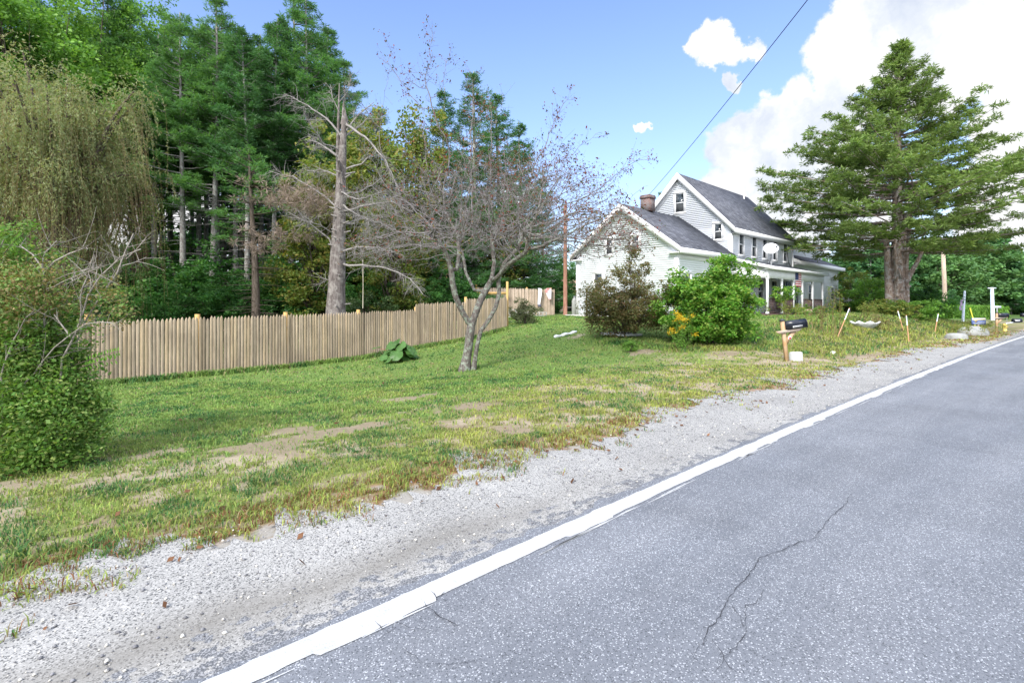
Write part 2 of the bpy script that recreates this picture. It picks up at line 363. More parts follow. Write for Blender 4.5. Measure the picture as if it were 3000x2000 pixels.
V, Q = strip(-60, 130, .05, lambda s: 2.42+bendo(s), lambda s: 3.95+bendo(s)-.7*sst(20, 30, s)+1.1*line_noise(s, .9, 41)+.55*line_noise(s, 4, 42)+.3*line_noise(s, 13, 49)+.5*sst(10, 22, s)*0, .012, 8)
g = Geo(); g.add(V, Q); roadobj(tag(g.build('gravel_shoulder', speckle('shoulder_gravel', (.335,.332,.325), (.11,.112,.115), (.47,.465,.455), 135, .20, .12, shoulder_big, 1.2, .6)), kind='structure'))
def road_big(nt, vec, c):
    mp = N(nt, 'ShaderNodeMapping'); mp.inputs['Scale'].default_value = (.10, .9, 1); L(nt, vec, mp.inputs[0])
    a = noise_n(nt, mp.outputs[0], 1.6, 5, .6); return mix_n(nt, 1.0, c, ramp_n(nt, a.outputs[0], [(.3, (.84, .85, .87)), (.7, (1.22, 1.20, 1.18))]), 'MULTIPLY')
V, Q = strip(-60, 130, .04, lambda s: -4.6+bendo(s), lambda s: 2.53+bendo(s)+.10*line_noise(s, 2.2, 43)+.07*line_noise(s, 11, 44), .030, 14)
g = Geo(); g.add(V, Q); roadobj(tag(g.build('road', speckle('asphalt', (.165,.178,.204), (.08,.087,.10), (.42,.44,.475), 185, .10, .065, road_big, .8, .5, rough=.8)), kind='structure'))
# white edge line, worn and doubly painted on its lower side
def saw(s):
    k = np.floor(s/.83+.3*np.sin(s*.7)); r = np.modf(np.abs(np.sin(k*12.9898)*43758.5453))[0]; f = np.modf(np.abs(s/.83))[0]
    return np.where(r > .55, .012+.022*r, 0)*(f < .25+.6*r)
def paint_lo(s): return 2.33+bendo(s)-saw(s)*(1-sst(14, 20, s))+.012*line_noise(s, 14, 45)+.01*line_noise(s, 3, 46)
V, Q = strip(-60, 130, .02, paint_lo, lambda s: 2.465+bendo(s)+.014*line_noise(s, 18, 47)+.012*line_noise(s, 4, 48), .0345, 3)
g = Geo(); g.add(V, Q)
pm = mat('road_paint', (.52, .53, .545), .7, .3, ((.36, .37, .385), .75), (60, .5), 0, 9)
roadobj(tag(g.build('white_edge_line', pm), kind='structure'))
g = Geo()
for a in (-1.05, -1.27):
    V, Q = strip(-60, 130, .5, lambda s: a+bendo(s), lambda s: a+.1+bendo(s), .0345); g.add(V, Q)
roadobj(tag(g.build('yellow_centre_line', mat('yellow_paint', (.42, .29, .06), .8, .3, ((.3, .25, .15), .4))), kind='structure'))
# thin loose strips of the older paint below the line
g = Geo(); r = rng(3)
for k in range(26):
    s0 = r.uniform(-1, 15); l = r.uniform(.25, .8); n0 = r.uniform(2.235, 2.262)
    s = np.arange(s0, s0+l, .03); w = .010*np.sin(np.linspace(0, np.pi, len(s)))+.004*r.random(len(s))
    n0 = n0+.035+bendo(s); V = np.vstack([np.stack([s, n0, 0*s+.0345], -1), np.stack([s, n0+w, 0*s+.0345], -1)]); kk = len(s); i = np.arange(kk-1); g.add(V, np.stack([i, i+1, i+kk+1, i+kk], -1))
roadobj(tag(g.build('old_paint_line', pm), kind='structure'))
# cracks
def crack(pts, w, seed, jit=.02):
    r = rng(seed); P = []
    W = [gp(*p) for p in pts]; W = np.array([(DX*p.x+DY*p.y, NX*p.x+NY*p.y) for p in W])
    for a, b in zip(W[:-1], W[1:]):
        k = max(2, int(np.linalg.norm(b-a)/.03)); t = np.linspace(0, 1, k, endpoint=False)[:, None]; P.append(a+(b-a)*t)
    P = np.vstack(P+[W[-1:]]); k = len(P); j = np.cumsum(r.normal(0, jit*.45, (k, 2)), 0); tt = np.linspace(0, 1, k)[:, None]; j -= j[-1]*tt; P = P+j*.5+r.normal(0, jit*.16, (k, 2))
    d = unit(np.gradient(P, axis=0)); pn = np.stack([-d[:, 1], d[:, 0]], -1); ww = (w*.5*(.25+1.0*r.random(k)))[:, None]*np.minimum(1, 6*np.minimum(tt, 1-tt)+.15)
    V = np.vstack([P+pn*ww, P-pn*ww]); V = np.hstack([V, np.full((2*k, 1), .038)]); i = np.arange(k-1); return V, np.stack([i, i+1, i+k+1, i+k], -1)
CR = [([(2505,1450),(2470,1500),(2430,1540),(2400,1590),(2320,1615),(2230,1650),(2205,1700),(2150,1750),(2120,1800),(2070,1890),(2000,1985)], .0045),
      ([(2232,1740),(2225,1790),(2195,1800),(2190,1865),(2130,1940),(2090,1998)], .0035), ([(2140,1790),(2190,1865)], .003), ([(2440,1253),(2620,1285),(2800,1320),(3000,1352)], .006),
      ([(1098,1835),(1125,1870),(1160,1858),(1100,1905)], .004), ([(1260,1745),(1275,1770),(1300,1750),(1330,1745)], .004), ([(1230,1775),(1290,1830),(1350,1858)], .006),
      ([(1280,1870),(1200,1868),(1150,1840)], .003), ([(1170,1925),(1240,1975),(1330,1978),(1430,1960)], .003), ([(1700,1500),(1790,1455),(1900,1400)], .004), ([(2080,1890),(2120,1960),(2160,2000)], .003),
      ([(2900,1175),(2700,1165),(2560,1150)], .008), ([(2300,1000),(2301,1001)], .001)]
g = Geo()
for q, (pts, w) in enumerate(CR[:-1]): V, Q = crack(pts, w, 60+q); g.add(V, Q)
roadobj(tag(g.build('road_cracks', mat('crack_dark', (.045, .045, .05), .95, .1)), kind='structure'))

# ------------------------------------------------------------------ grass
def blades(N0, region, hfun, wfun, seed, densf, lean=.5, dry_bias=0, tuft=1, out=None, spread=.05):
    r = rng(seed); x, y = region(r, N0); s, n, bare, grass, dry, f1, f2, f3 = masks(x, y)
    keep = r.random(len(x)) < densf(s, n, bare, grass, dry, f1, f2, f3); x, y, dry, n, f3, s = x[keep], y[keep], dry[keep], n[keep], f3[keep], s[keep]
    if tuft > 1:
        x = np.repeat(x, tuft)+r.normal(0, spread, len(x)*tuft); y = np.repeat(y, tuft)+r.normal(0, spread, len(y)*tuft); dry, n, f3, s = [np.repeat(q, tuft) for q in (dry, n, f3, s)]
    m = len(x); z = terrain(x, y); D0 = np.hypot(x, y); h = hfun(D0, n, s)*(.45+.9*r.random(m)); w = wfun(D0)*(.7+.6*r.random(m))
    az = r.random(m)*2*np.pi; l = lean*(.25+r.random(m)); la = az+r.normal(0, .6, m)
    bx, by = np.cos(az+np.pi/2)*w, np.sin(az+np.pi/2)*w; dx, dy = np.cos(la)*l*h, np.sin(la)*l*h
    P = lambda ax, ay, az_: np.stack([ax, ay, az_], -1)
    V = np.stack([P(x-bx, y-by, z-.005), P(x+bx, y+by, z-.005), P(x+dx*.35+bx*.8, y+dy*.35+by*.8, z+h*.6), P(x+dx*.35-bx*.8, y+dy*.35-by*.8, z+h*.6), P(x+dx*1.1, y+dy*1.1, z+h*(1.02-.35*l))], 1)
    i = np.arange(m)*5; Q = np.stack([i, i+1, i+2, i+3], -1); T = np.stack([i+3, i+2, i+4], -1)
    d = np.clip(dry+dry_bias+r.normal(0, .22, m), 0, 1)
    c = mixc(A(.165,.275,.070)*(.7+.7*r.random(m))[:, None], A(.30,.345,.080)*(.75+.55*r.random(m))[:, None], d)
    bg_ = vnoise(x, y, 2.3, 91)+.5*vnoise(x, y, 7, 92); dk = (bg_+r.normal(0, .18, m)) > .98; c[dk] = A(.075,.180,.055)*(.7+.6*r.random(dk.sum()))[:, None]; br = (bg_+r.normal(0, .18, m)) < .52; c[br] = c[br]*A(1.3, 1.2, 1.2)
    st = r.random(m) < (.05+.22*d); c[st] = A(.38,.31,.18)*(.5+.7*r.random(st.sum()))[:, None]
    rd = (r.random(m) < .30)&(n < 4.25); c[rd] = A(.24,.12,.06)*(.7+.6*r.random(rd.sum()))[:, None]
    o = out or Geo(); o.add(V.reshape(-1, 3), Q, T, np.repeat(c, 5, 0)); return o
def fan(d0, d1, a0=-1.18, a1=1.18):
    def f(r, k):
        d = np.sqrt(r.random(k)*(d1**2-d0**2)+d0**2); t = a0+(a1-a0)*r.random(k); X = t*d; return X, d
    return f
base_d = lambda s, n, bare, grass, dry, f1, f2, f3: grass*(1-.93*bare)*(.35+.65*sst(.35, .6, f3))*(n < 60)
gm = attrmat('grass_blades', 3, .15, .6, .35)
G = Geo()
blades(300000, fan(2.2, 6.5), lambda D, n, s: .034+.02*(n < 4.4), lambda D: .0022+.0003*D, 71, base_d, .9, 0, 1, G)
blades(26000, fan(2.2, 9), lambda D, n, s: .072+0*D, lambda D: .0026+.0003*D, 72, lambda s, n, bare, grass, dry, f1, f2, f3: grass*(1-.8*bare)*sst(.45, .65, f1)*.8, 1.1, -.1, 8, G, .025)
blades(230000, fan(6.5, 13), lambda D, n, s: .042+0*D, lambda D: .0025+.0005*D, 73, base_d, .8, 0, 1, G)
blades(200000, fan(13, 30), lambda D, n, s: .048+0*D, lambda D: .0035+.0006*D, 74, base_d, .7, 0, 1, G)
def side_reg(r, k): x = r.uniform(-16, -1.5, k); y = r.uniform(-3, 12, k); kp = (x < -1.18*np.maximum(y, .1))|(y < 2.2); return x[kp], y[kp]
blades(190000, side_reg, lambda D, n, s: .045+0*D, lambda D: .003+.0004*D, 85, base_d, .85, 0, 1, G)
blades(5000, fan(6, 26), lambda D, n, s: .08+0*D, lambda D: .004+.0004*D, 75, lambda s, n, bare, grass, dry, f1, f2, f3: grass*(1-bare)*sst(.5, .7, f1)*.7, 1.0, -.25, 7, G, .05)
tag(G.build('lawn_grass', gm), 'short patchy lawn grass between the roadside gravel and the fence', 'grass', kind='stuff')
# sparse weeds in the shoulder
G = Geo()
blades(900, fan(2.0, 22, -1.1, 1.1), lambda D, n, s: .06+0*D, lambda D: .003+.0003*D, 76, lambda s, n, bare, grass, dry, f1, f2, f3: (n > 2.7)*(n < 4.1)*(.08+.6*sst(3.1, 4, n)), 1.2, .1, 9, G, .03)
tag(G.build('shoulder_weeds', gm), 'sparse tufts of weeds growing through the pale roadside gravel', 'weeds', kind='stuff')
# rough taller grass on the bank below the big tree
G = Geo(); bank = lambda s, n, bare, grass, dry, f1, f2, f3: (s > 17)*(s < 50)*sst(4.6, 5.6, n)*(1-sst(8.2, 9.6, n))*(.25+.75*sst(.4, .6, f1))
def bank_reg(r, k): s = 16+36*r.random(k)**1.4; n = 4+6*r.random(k); return DX*s+NX*n, DY*s+NY*n
blades(42000, bank_reg, lambda D, n, s: .12+.09*np.clip((s-17)/10, 0, 1), lambda D: .004+.0004*D, 77, bank, .8, -.05, 3, G, .05)
tag(G.build('bank_grass', gm), 'taller rough grass and weeds on the roadside bank below the big tree', 'grass', kind='stuff')
# long grass along the foot of the fence, the bushes and the tree trunks
G = Geo(); r = rng(78)
def along(pts, k, wid, h, seed, db=-.2):
    def reg(r, kk):
        P = np.array([(p[0], p[1]) for p in pts]); t = r.random(kk)*(len(P)-1); i = np.minimum(t.astype(int), len(P)-2); f = (t-i)[:, None]; q = P[i]*(1-f)+P[i+1]*f+r.normal(0, wid, (kk, 2)); return q[:, 0], q[:, 1]
    blades(k, reg, lambda D, n, s: h+0*D, lambda D: .004+.0004*D, seed, lambda *a: a[5]*0+.8, .8, db, 1, G)
along([(-10.4, 12.4), (-5.3, 17.6), (-.2, 22.7)], 9000, .10, .16, 79)
for px, py in [(1360,1083)]: q = gp(px, py); along([(q.x-.3, q.y-.05), (q.x+.35, q.y-.05)], 500, .1, .11, 80)
q1 = gp(1780, 1000); q2 = gp(1990, 1028); q3 = gp(2220, 1022); along([q1, q2, q3], 6000, .22, .13, 81, -.05)
tag(G.build('edge_grass', gm), 'longer unmown grass along the fence foot and round the bushes', 'grass', kind='stuff')
# loose stones and fallen leaves on the shoulder
r = rng(90); G = Geo(); k = 5200; s = -3+r.random(k)**1.6*20; n = 2.62+1.35*r.random(k); rad = .004+.011*r.random(k)**4
x, y = DX*s+NX*n, DY*s+NY*n; oc = np.array([(1,0,0),(0,1,0),(-1,0,0),(0,-1,0),(0,0,.7),(0,0,-.5)], float)
V = np.stack([x, y, .016+0*x], -1)[:, None]+rad[:, None, None]*oc[None]*(.7+.6*r.random((k, 6, 1)))
F = np.array([(0,1,4),(1,2,4),(2,3,4),(3,0,4),(1,0,5),(2,1,5),(3,2,5),(0,3,5)]); T = (np.arange(k)[:, None, None]*6+F[None]).reshape(-1, 3)
cc = np.where(r.random(k)[:, None] < .45, A(.55,.53,.49), A(.2,.2,.215))*(.7+.6*r.random(k))[:, None]; G.add(V.reshape(-1, 3), None, T, np.repeat(cc, 6, 0))
tag(G.build('gravel', attrmat('stones', 40, .2)), 'small loose stones scattered over the roadside shoulder', 'gravel', kind='stuff')
G = Geo(); k = 420; s = -3+r.random(k)**1.3*24; n = 3.75+.4*r.normal(size=k); n = np.where(r.random(k) < .3, 4+6*r.random(k), n); n = np.maximum(n, 2.9); x, y = DX*s+NX*n, DY*s+NY*n
a = r.random(k)*6.28; l = .018+.02*r.random(k); u = np.stack([np.cos(a)*l, np.sin(a)*l, r.normal(0, .3, k)*l], -1); v = np.stack([-np.sin(a)*l*.5, np.cos(a)*l*.5, .3*l], -1)
G.cards(np.stack([x, y, np.maximum(terrain(x, y), 0)+.03], -1), u, v, A(.13,.065,.035)*(.5+r.random(k))[:, None])
tag(G.build('fallen_leaves', attrmat('dead_leaf', 30, .3)), 'brown fallen leaves strewn along the grass edge of the shoulder', 'leaves', kind='stuff')
# ------------------------------------------------------------------ house
def white_mat(name, base=(.79, .83, .90), st=None):
    m = mat(name, base, .55, .3, ((.72, .75, .80), .35), None, 0, 1.2); return m
SID = white_mat('white_clapboard'); TRIM = mat('white_trim', (.84, .85, .87), .5, .35, ((.74, .75, .76), .3), None, 0, 2)
def roofmat():
    m = bpy.data.materials.new('slate_shingles'); m.use_nodes = True; nt = m.node_tree; p = nt.nodes['Principled BSDF']; p.inputs['Roughness'].default_value = .9; p.inputs['Specular IOR Level'].default_value = .2
    a = N(nt, 'ShaderNodeTexCoord'); mp = N(nt, 'ShaderNodeMapping'); mp.inputs['Scale'].default_value = (1, 1, 1); L(nt, a.outputs['Object'], mp.inputs[0])
    sx = N(nt, 'ShaderNodeSeparateXYZ'); L(nt, mp.outputs[0], sx.inputs[0]); cb = N(nt, 'ShaderNodeCombineXYZ'); L(nt, sx.outputs[0], cb.inputs[0]); L(nt, math_n(nt, 'MULTIPLY', sx.outputs[2], 1.4), cb.inputs[1])
    b = N(nt, 'ShaderNodeTexBrick'); b.inputs['Scale'].default_value = 1.0; b.inputs['Brick Width'].default_value = .32; b.inputs['Row Height'].default_value = .16; b.inputs['Mortar Size'].default_value = .012
    b.inputs['Color1'].default_value = (.082, .088, .110, 1); b.inputs['Color2'].default_value = (.140, .148, .175, 1); b.inputs['Mortar'].default_value = (.045, .047, .055, 1); b.inputs['Bias'].default_value = -.1
    L(nt, cb.outputs[0], b.inputs['Vector']); nn = noise_n(nt, a.outputs['Object'], 1.6, 6, .6)
    c = mix_n(nt, 1.0, b.outputs[0], ramp_n(nt, nn.outputs[0], [(.3, .72), (.7, 1.25)]), 'MULTIPLY'); L(nt, c, p.inputs['Base Color'])
    bb = N(nt, 'ShaderNodeBump'); bb.inputs['Strength'].default_value = .5; bb.inputs['Distance'].default_value = .02; L(nt, b.outputs[1], bb.inputs['Height']); bb.invert = True; L(nt, bb.outputs[0], p.inputs['Normal']); return m
ROOF = roofmat()
def glassmat(name='window_glass', c=(.012, .017, .022)):
    m = bpy.data.materials.new(name); m.use_nodes = True; nt = m.node_tree; p = nt.nodes['Principled BSDF']
    t = N(nt, 'ShaderNodeTexCoord'); nn = noise_n(nt, t.outputs['Object'], 2.2, 3, .5, .8)
    L(nt, ramp_n(nt, nn.outputs[0], [(.42, c), (.6, tuple(x*3.2+.01 for x in c))]), p.inputs['Base Color']); p.inputs['Roughness'].default_value = .06; p.inputs['Specular IOR Level'].default_value = .45
    b = N(nt, 'ShaderNodeBump'); b.inputs['Strength'].default_value = .06; L(nt, nn.outputs[0], b.inputs['Height']); L(nt, b.outputs[0], p.inputs['Normal']); return m
GLASS = glassmat()
BROWN = mat('brown_stain', (.075, .045, .045), .6, .3, ((.14, .09, .08), .5)); DARK = mat('dark_void', (.03, .032, .035), .8, .2)
HZ = .95; HANG = math.atan2(.684, .730)
house = thing('farmhouse', 'white clapboard farmhouse with grey shingle roofs and a long front porch', 'house', (8.33, 25.8, HZ), HANG)

def clap(poly_w, axis_, c, out, z0, z1, name, wfun, step=.115):
    """clapboard sheet on plane; axis_='x' wall runs along x at y=c; 'y' runs along y at x=c; wfun(z)->(a,b)"""
    g = Geo(); z = z0
    while z < z1-.01:
        zt = min(z+step, z1); a0, b0 = wfun(z); a1, b1 = wfun(zt); lip = .022
        def pt(a, zz, off): return (a, c+out*off, zz) if axis_ == 'x' else (c+out*off, a, zz)
        g.add([pt(a0, z, .0075), pt(b0, z, .0075), pt(b1, zt, .004), pt(a1, zt, .004), pt(a0, z, 0), pt(b0, z, 0)], [(0, 1, 2, 3), (4, 5, 1, 0)]); z = zt
    return g.build(name, SID, house)
def gable_w(y0, y1, ze, zr):
    m = (y0+y1)/2; return lambda z: (y0, y1) if z <= ze else (y0+(m-y0)*min(1, (z-ze)/(zr-ze))*.999, y1-(y1-m)*min(1, (z-ze)/(zr-ze))*.999)
def body(x0, x1, y0, y1, ze, zr, name):
    """solid core of a gabled block, ridge along x"""
    m = (y0+y1)/2; g = Geo(); g.prism([(x0, y0, -.4), (x0, y1, -.4), (x0, y1, ze), (x0, m, zr), (x0, y0, ze)], (x1-x0, 0, 0)); return g.build(name, SID, house)
def groof(x0, x1, y0, y1, ze, zr, name, oh=.32, og=.28, th_=.10, x1e=None, front_only_x1=None):
    """gable roof slabs with overhang; returns object, plus trim"""
    m = (y0+y1)/2; sl = (zr-ze)/(m-y0); g = Geo()
    for sgn, ye in ((-1, y0), (1, y1)):
        yo = ye+sgn*oh; zo = ze-sl*oh; lift = th_*math.hypot(1, sl)
        b = x1 if x1e is None else x1e
        pts = [(x0-og, yo, zo+.02), (x0-og, m, zr+.02), (x0-og, m, zr+.02+lift), (x0-og, yo, zo+.02+lift)]
        g.prism(pts, (b-x0+og, 0, 0))
    o = g.build(name, ROOF, house)
    # rake boards on the near gable and eave fascia
    g = Geo()
    for sgn, ye in ((-1, y0), (1, y1)):
        yo = ye+sgn*(oh+.004); zo = ze-sl*oh; h = .26
        g.prism([(x0-og-.035, yo, zo-h*.55), (x0-og-.035, yo, zo+.115*math.hypot(1, sl)+.02), (x0-og-.035, m, zr+.115*math.hypot(1, sl)+.02), (x0-og-.035, m, zr-h*.9)], (.034, 0, 0))
        g.prism([(x0-.05, ye+sgn*.02, ze-.30), (x0-.05, ye+sgn*.02, ze+.03), (x0-.05, m, zr+.03), (x0-.05, m, zr-.36)], (.045, 0, 0))
        g.prism([(x0-og, yo-sgn*.0, zo-.02), (x0-og, ye, ze-.02), (x0-.004, ye, ze-.02), (x0-.004, yo, zo-.02)], (0, 0, -.02))
    g.build('rake_board', TRIM, house)
    g = Geo()
    for sgn, ye in ((-1, y0), (1, y1)):
        yo = ye+sgn*(oh+.03); zo = ze-sl*oh; b = x1 if x1e is None else x1e
        g.box((x0-og, min(yo, yo-sgn*.03), zo-.14), (b, max(yo, yo-sgn*.03), zo+.12))
        g.box((x0-.02, min(yo-sgn*.03, ye), zo-.14), (b, max(yo-sgn*.03, ye), zo-.12))
        g.box((x0-.03, min(ye, ye+sgn*.03), ze-.62), (b, max(ye, ye+sgn*.03), zo-.14))
    g.build('eave_trim', TRIM, house); return o
# wing (near, low), main block, far link and far block
WE, WR, ME, MR = 3.58, 6.0, 5.28, 8.72
body(0, 6.14, 0, 6.5, WE, WR, 'wing_core'); body(6.16, 16.3, -.02, 6.52, ME, MR, 'main_core')
clap(None, 'y', 0, -1, -.1, WR, 'wing_gable_wall', gable_w(0, 6.5, WE, WR)); clap(None, 'x', 0, -1, -.1, WE, 'wing_front_wall', lambda z: (0, 6.14))
clap(None, 'y', 6.14, -1, 2.6, MR, 'main_gable_wall', gable_w(-.02, 6.52, ME, MR)); clap(None, 'x', -.04, -1, -.1, ME, 'main_front_wall', lambda z: (6.14, 16.3))
clap(None, 'y', 16.32, 1, -.1, MR, 'main_far_gable_wall', gable_w(-.02, 6.52, ME, MR))
wroof = groof(0, 6.3, 0, 6.5, WE, WR, 'wing_roof', x1e=6.13); mroof = groof(6.14, 16.3, -.02, 6.52, ME, MR, 'main_roof', x1e=16.55)
for (x, y, zb, zt, dx, dy) in ((0, 0, -.1, 3.0, -1, -1), (0, 6.5, -.1, 3.0, -1, 1), (6.14, -.04, -.1, 4.75, -1, -1), (16.3, -.04, -.1, 4.75, 1, -1)):
    g = Geo(); g.box((min(x, x+dx*.045), min(y, y-dy*.16), zb), (max(x, x+dx*.045), max(y, y-dy*.16), zt)); g.box((min(x+dx*.045, x-dx*.16), min(y+dy*.002, y+dy*.045), zb), (max(x+dx*.045, x-dx*.16), max(y+dy*.002, y+dy*.045), zt)); g.build('corner_board', TRIM, house)
g = Geo(); g.box((-.3, -.34, 3.20), (.42, .42, 3.26)); g.build('eave_return', TRIM, house); g = Geo(); g.box((-.3, 6.1, 3.20), (.2, 6.84, 3.26)); g.build('eave_return', TRIM, house)
g = Geo(); g.box((-.03, -.03, -.42), (6.1, .01, -.1)); g.box((-.03, -.03, -.42), (.01, 6.53, -.1)); g.build('foundation', mat('foundation_stone', (.42, .41, .39), .9, .2, ((.3, .29, .27), .6), (12, .5)), house)
# long low far wing: shed roof in front of a taller set-back wall
clap(None, 'x', 0, -1, -.1, 3.75, 'far_wing_front_wall', lambda z: (16.34, 27.6)); g = Geo(); g.box((16.34, .02, -.4), (27.58, 6.0, 3.75)); g.build('far_wing_core', SID, house)
g = Geo(); g.prism([(16.36, -.42, 3.66), (16.36, 1.2, 4.42), (16.36, 1.2, 4.54), (16.36, -.42, 3.78)], (11.5, 0, 0)); g.build('far_wing_roof', ROOF, house)
g = Geo(); g.box((16.34, -.46, 3.50), (27.9, -.42, 3.78)); g.box((16.35, -.42, 3.52), (27.88, -.03, 3.56)); g.prism([(16.32, -.46, 3.5), (16.32, -.46, 3.80), (16.32, 1.2, 4.58), (16.32, 1.2, 4.2)], (.03, 0, 0)); g.build('far_wing_fascia', TRIM, house)
clap(None, 'x', 1.2, -1, 4.3, 5.7, 'far_wing_upper_wall', lambda z: (16.5, 27.4)); g = Geo(); g.prism([(16.5, 1.22, 3.6), (16.5, 6.0, 3.6), (16.5, 6.0, 5.7), (16.5, 3.6, 6.5), (16.5, 1.22, 5.7)], (10.9, 0, 0)); g.build('far_wing_upper_core', SID, house)
g = Geo(); g.prism([(16.4, .9, 5.62), (16.4, 3.6, 6.52), (16.4, 6.3, 5.62), (16.4, 6.3, 5.74), (16.4, 3.6, 6.65), (16.4, .9, 5.74)], (11.2, 0, 0)); g.build('far_wing_upper_roof', ROOF, house)

def window(axis_, c, out, a, b, z0, z1, curtain=False, trimw=.10):
    f = Geo()
    def bx(a0, b0, zz0, zz1, o0, o1):
        lo, hi = sorted((c+out*o0, c+out*o1))
        f.box((a0, lo, zz0), (b0, hi, zz1)) if axis_ == 'x' else f.box((lo, a0, zz0), (hi, b0, zz1))
    t = trimw; bx(a-t, a, z0-.03, z1+.02, .0, .05); bx(b, b+t, z0-.03, z1+.02, .0, .05); bx(a-t-.02, b+t+.02, z1+.02, z1+.15, 0, .065); bx(a-t-.03, b+t+.03, z0-.08, z0-.03, 0, .085); bx(a-t, b+t, z0-.16, z0-.08, 0, .045)
    w = f.build('window', TRIM, house)
    f = Geo(); zm = (z0+z1)/2; s = .045
    for (p, q, o) in ((zm-.02, z1+.02, .036), (z0-.03, zm+.02, .028)):
        bx(a, a+s, p, q, .0, o); bx(b-s, b, p, q, .0, o); bx(a+s, b-s, q-s, q, .0, o-.001); bx(a+s, b-s, p, p+s, .0, o-.001)
    f.build('sash', TRIM, w)
    f = Geo(); bx(a+s, b-s, z0, z1, -.01, .0225); f.build('pane', GLASS, w)
    if curtain:
        f = Geo(); bx(a+s, b-s, z0+s, zm-.06, .0226, .0245); f.build('screen', mat('insect_screen', (.05, .055, .06), .8, .2), w)
    return w
W1 = [('y', 0, -1, 3.93, 4.38, 3.46, 4.27), ('y', 0, -1, 2.21, 2.66, 3.46, 4.27), ('y', 0, -1, 4.62, 5.2, 1.30, 2.38), ('x', 0, -1, .71, 1.30, 1.62, 2.20), ('x', 0, -1, 2.80, 3.42, 1.62, 2.17),
      ('y', 6.14, -1, 2.9, 3.53, 6.45, 7.62), ('y', 6.14, -1, .50, .98, 4.52, 5.42)]
for k, w in enumerate(W1): window(*w, curtain=True)
for cx in (7.5, 9.4, 11.1, 12.85, 14.75): window('x', -.04, -1, cx-.33, cx+.33, 3.62, 4.86, False, .09)
window('x', -.04, -1, 12.25, 13.1, .75, 2.2); window('x', -.04, -1, 7.6, 8.4, .75, 2.2); window('x', -.04, -1, 10.0, 10.8, .75, 2.2)
window('x', 0, -1, 25.4, 26.2, 1.1, 2.0); window('x', 0, -1, 16.9, 17.5, .9, 2.1); window('x', 0, -1, 19.7, 20.4, .9, 2.1)
# front door with side lights
f = Geo(); f.box((14.2, -.10, .1), (14.32, -.03, 2.25)); f.box((15.72, -.10, .1), (15.84, -.03, 2.25)); f.box((14.2, -.11, 2.25), (15.84, -.03, 2.42)); f.box((14.62, -.10, .1), (14.68, -.03, 2.25)); f.box((15.36, -.10, .1), (15.42, -.03, 2.25))
d = f.build('door_frame', TRIM, house); f = Geo(); f.box((14.68, -.085, .1), (15.36, -.03, 2.25)); dd = f.build('door', mat('door_green', (.10, .13, .12), .5, .3), house)
f = Geo(); f.box((14.78, -.095, 1.2), (15.26, -.085, 2.1)); f.build('door_glass', GLASS, dd); f = Geo(); f.tube([(15.28, -.085, 1.05), (15.28, -.13, 1.05)], .03, 8); f.build('handle', mat('brass', (.5, .35, .12), .3, .5, metallic=1), dd)
f = Geo(); f.box((14.32, -.07, .1), (14.62, -.03, 2.25)); f.box((15.42, -.07, .1), (15.72, -.03, 2.25)); f.build('side_light', GLASS, d)
# chimney
def brickmat(name, c1, c2, mo):
    m = bpy.data.materials.new(name); m.use_nodes = True; nt = m.node_tree; p = nt.nodes['Principled BSDF']; p.inputs['Roughness'].default_value = .9
    a = N(nt, 'ShaderNodeTexCoord'); sx = N(nt, 'ShaderNodeSeparateXYZ'); L(nt, a.outputs['Object'], sx.inputs[0]); cb = N(nt, 'ShaderNodeCombineXYZ'); L(nt, math_n(nt, 'ADD', sx.outputs[0], sx.outputs[1]), cb.inputs[0]); L(nt, sx.outputs[2], cb.inputs[1])
    b = N(nt, 'ShaderNodeTexBrick'); b.inputs['Scale'].default_value = 1; b.inputs['Brick Width'].default_value = .21; b.inputs['Row Height'].default_value = .075; b.inputs['Mortar Size'].default_value = .012
    b.inputs['Color1'].default_value = (*c1, 1); b.inputs['Color2'].default_value = (*c2, 1); b.inputs['Mortar'].default_value = (*mo, 1); L(nt, cb.outputs[0], b.inputs['Vector'])
    nn = noise_n(nt, a.outputs['Object'], 4, 4, .6); L(nt, mix_n(nt, ramp_n(nt, nn.outputs[0], [(.5, 0.0), (.62, .8)]), b.outputs[0], mo), p.inputs['Base Color']); return m
g = Geo(); g.box((1.9, 2.95, -.1), (2.5, 3.55, .62)); g.box((1.86, 2.91, .62), (2.54, 3.59, .75)); g.box((1.89, 2.94, .75), (2.51, 3.56, .82)); ch = g.build('chimney', brickmat('chimney_brick', (.13, .06, .05), (.20, .10, .08), (.20, .195, .20)), wroof); 
ch.location = (.28, 0, 6.15)
g = Geo(); g.tube([(15.0, 2.9, 8.1), (15.0, 2.9, 9.0)], .05, 8); g.build('vent_pipe', TRIM, mroof)
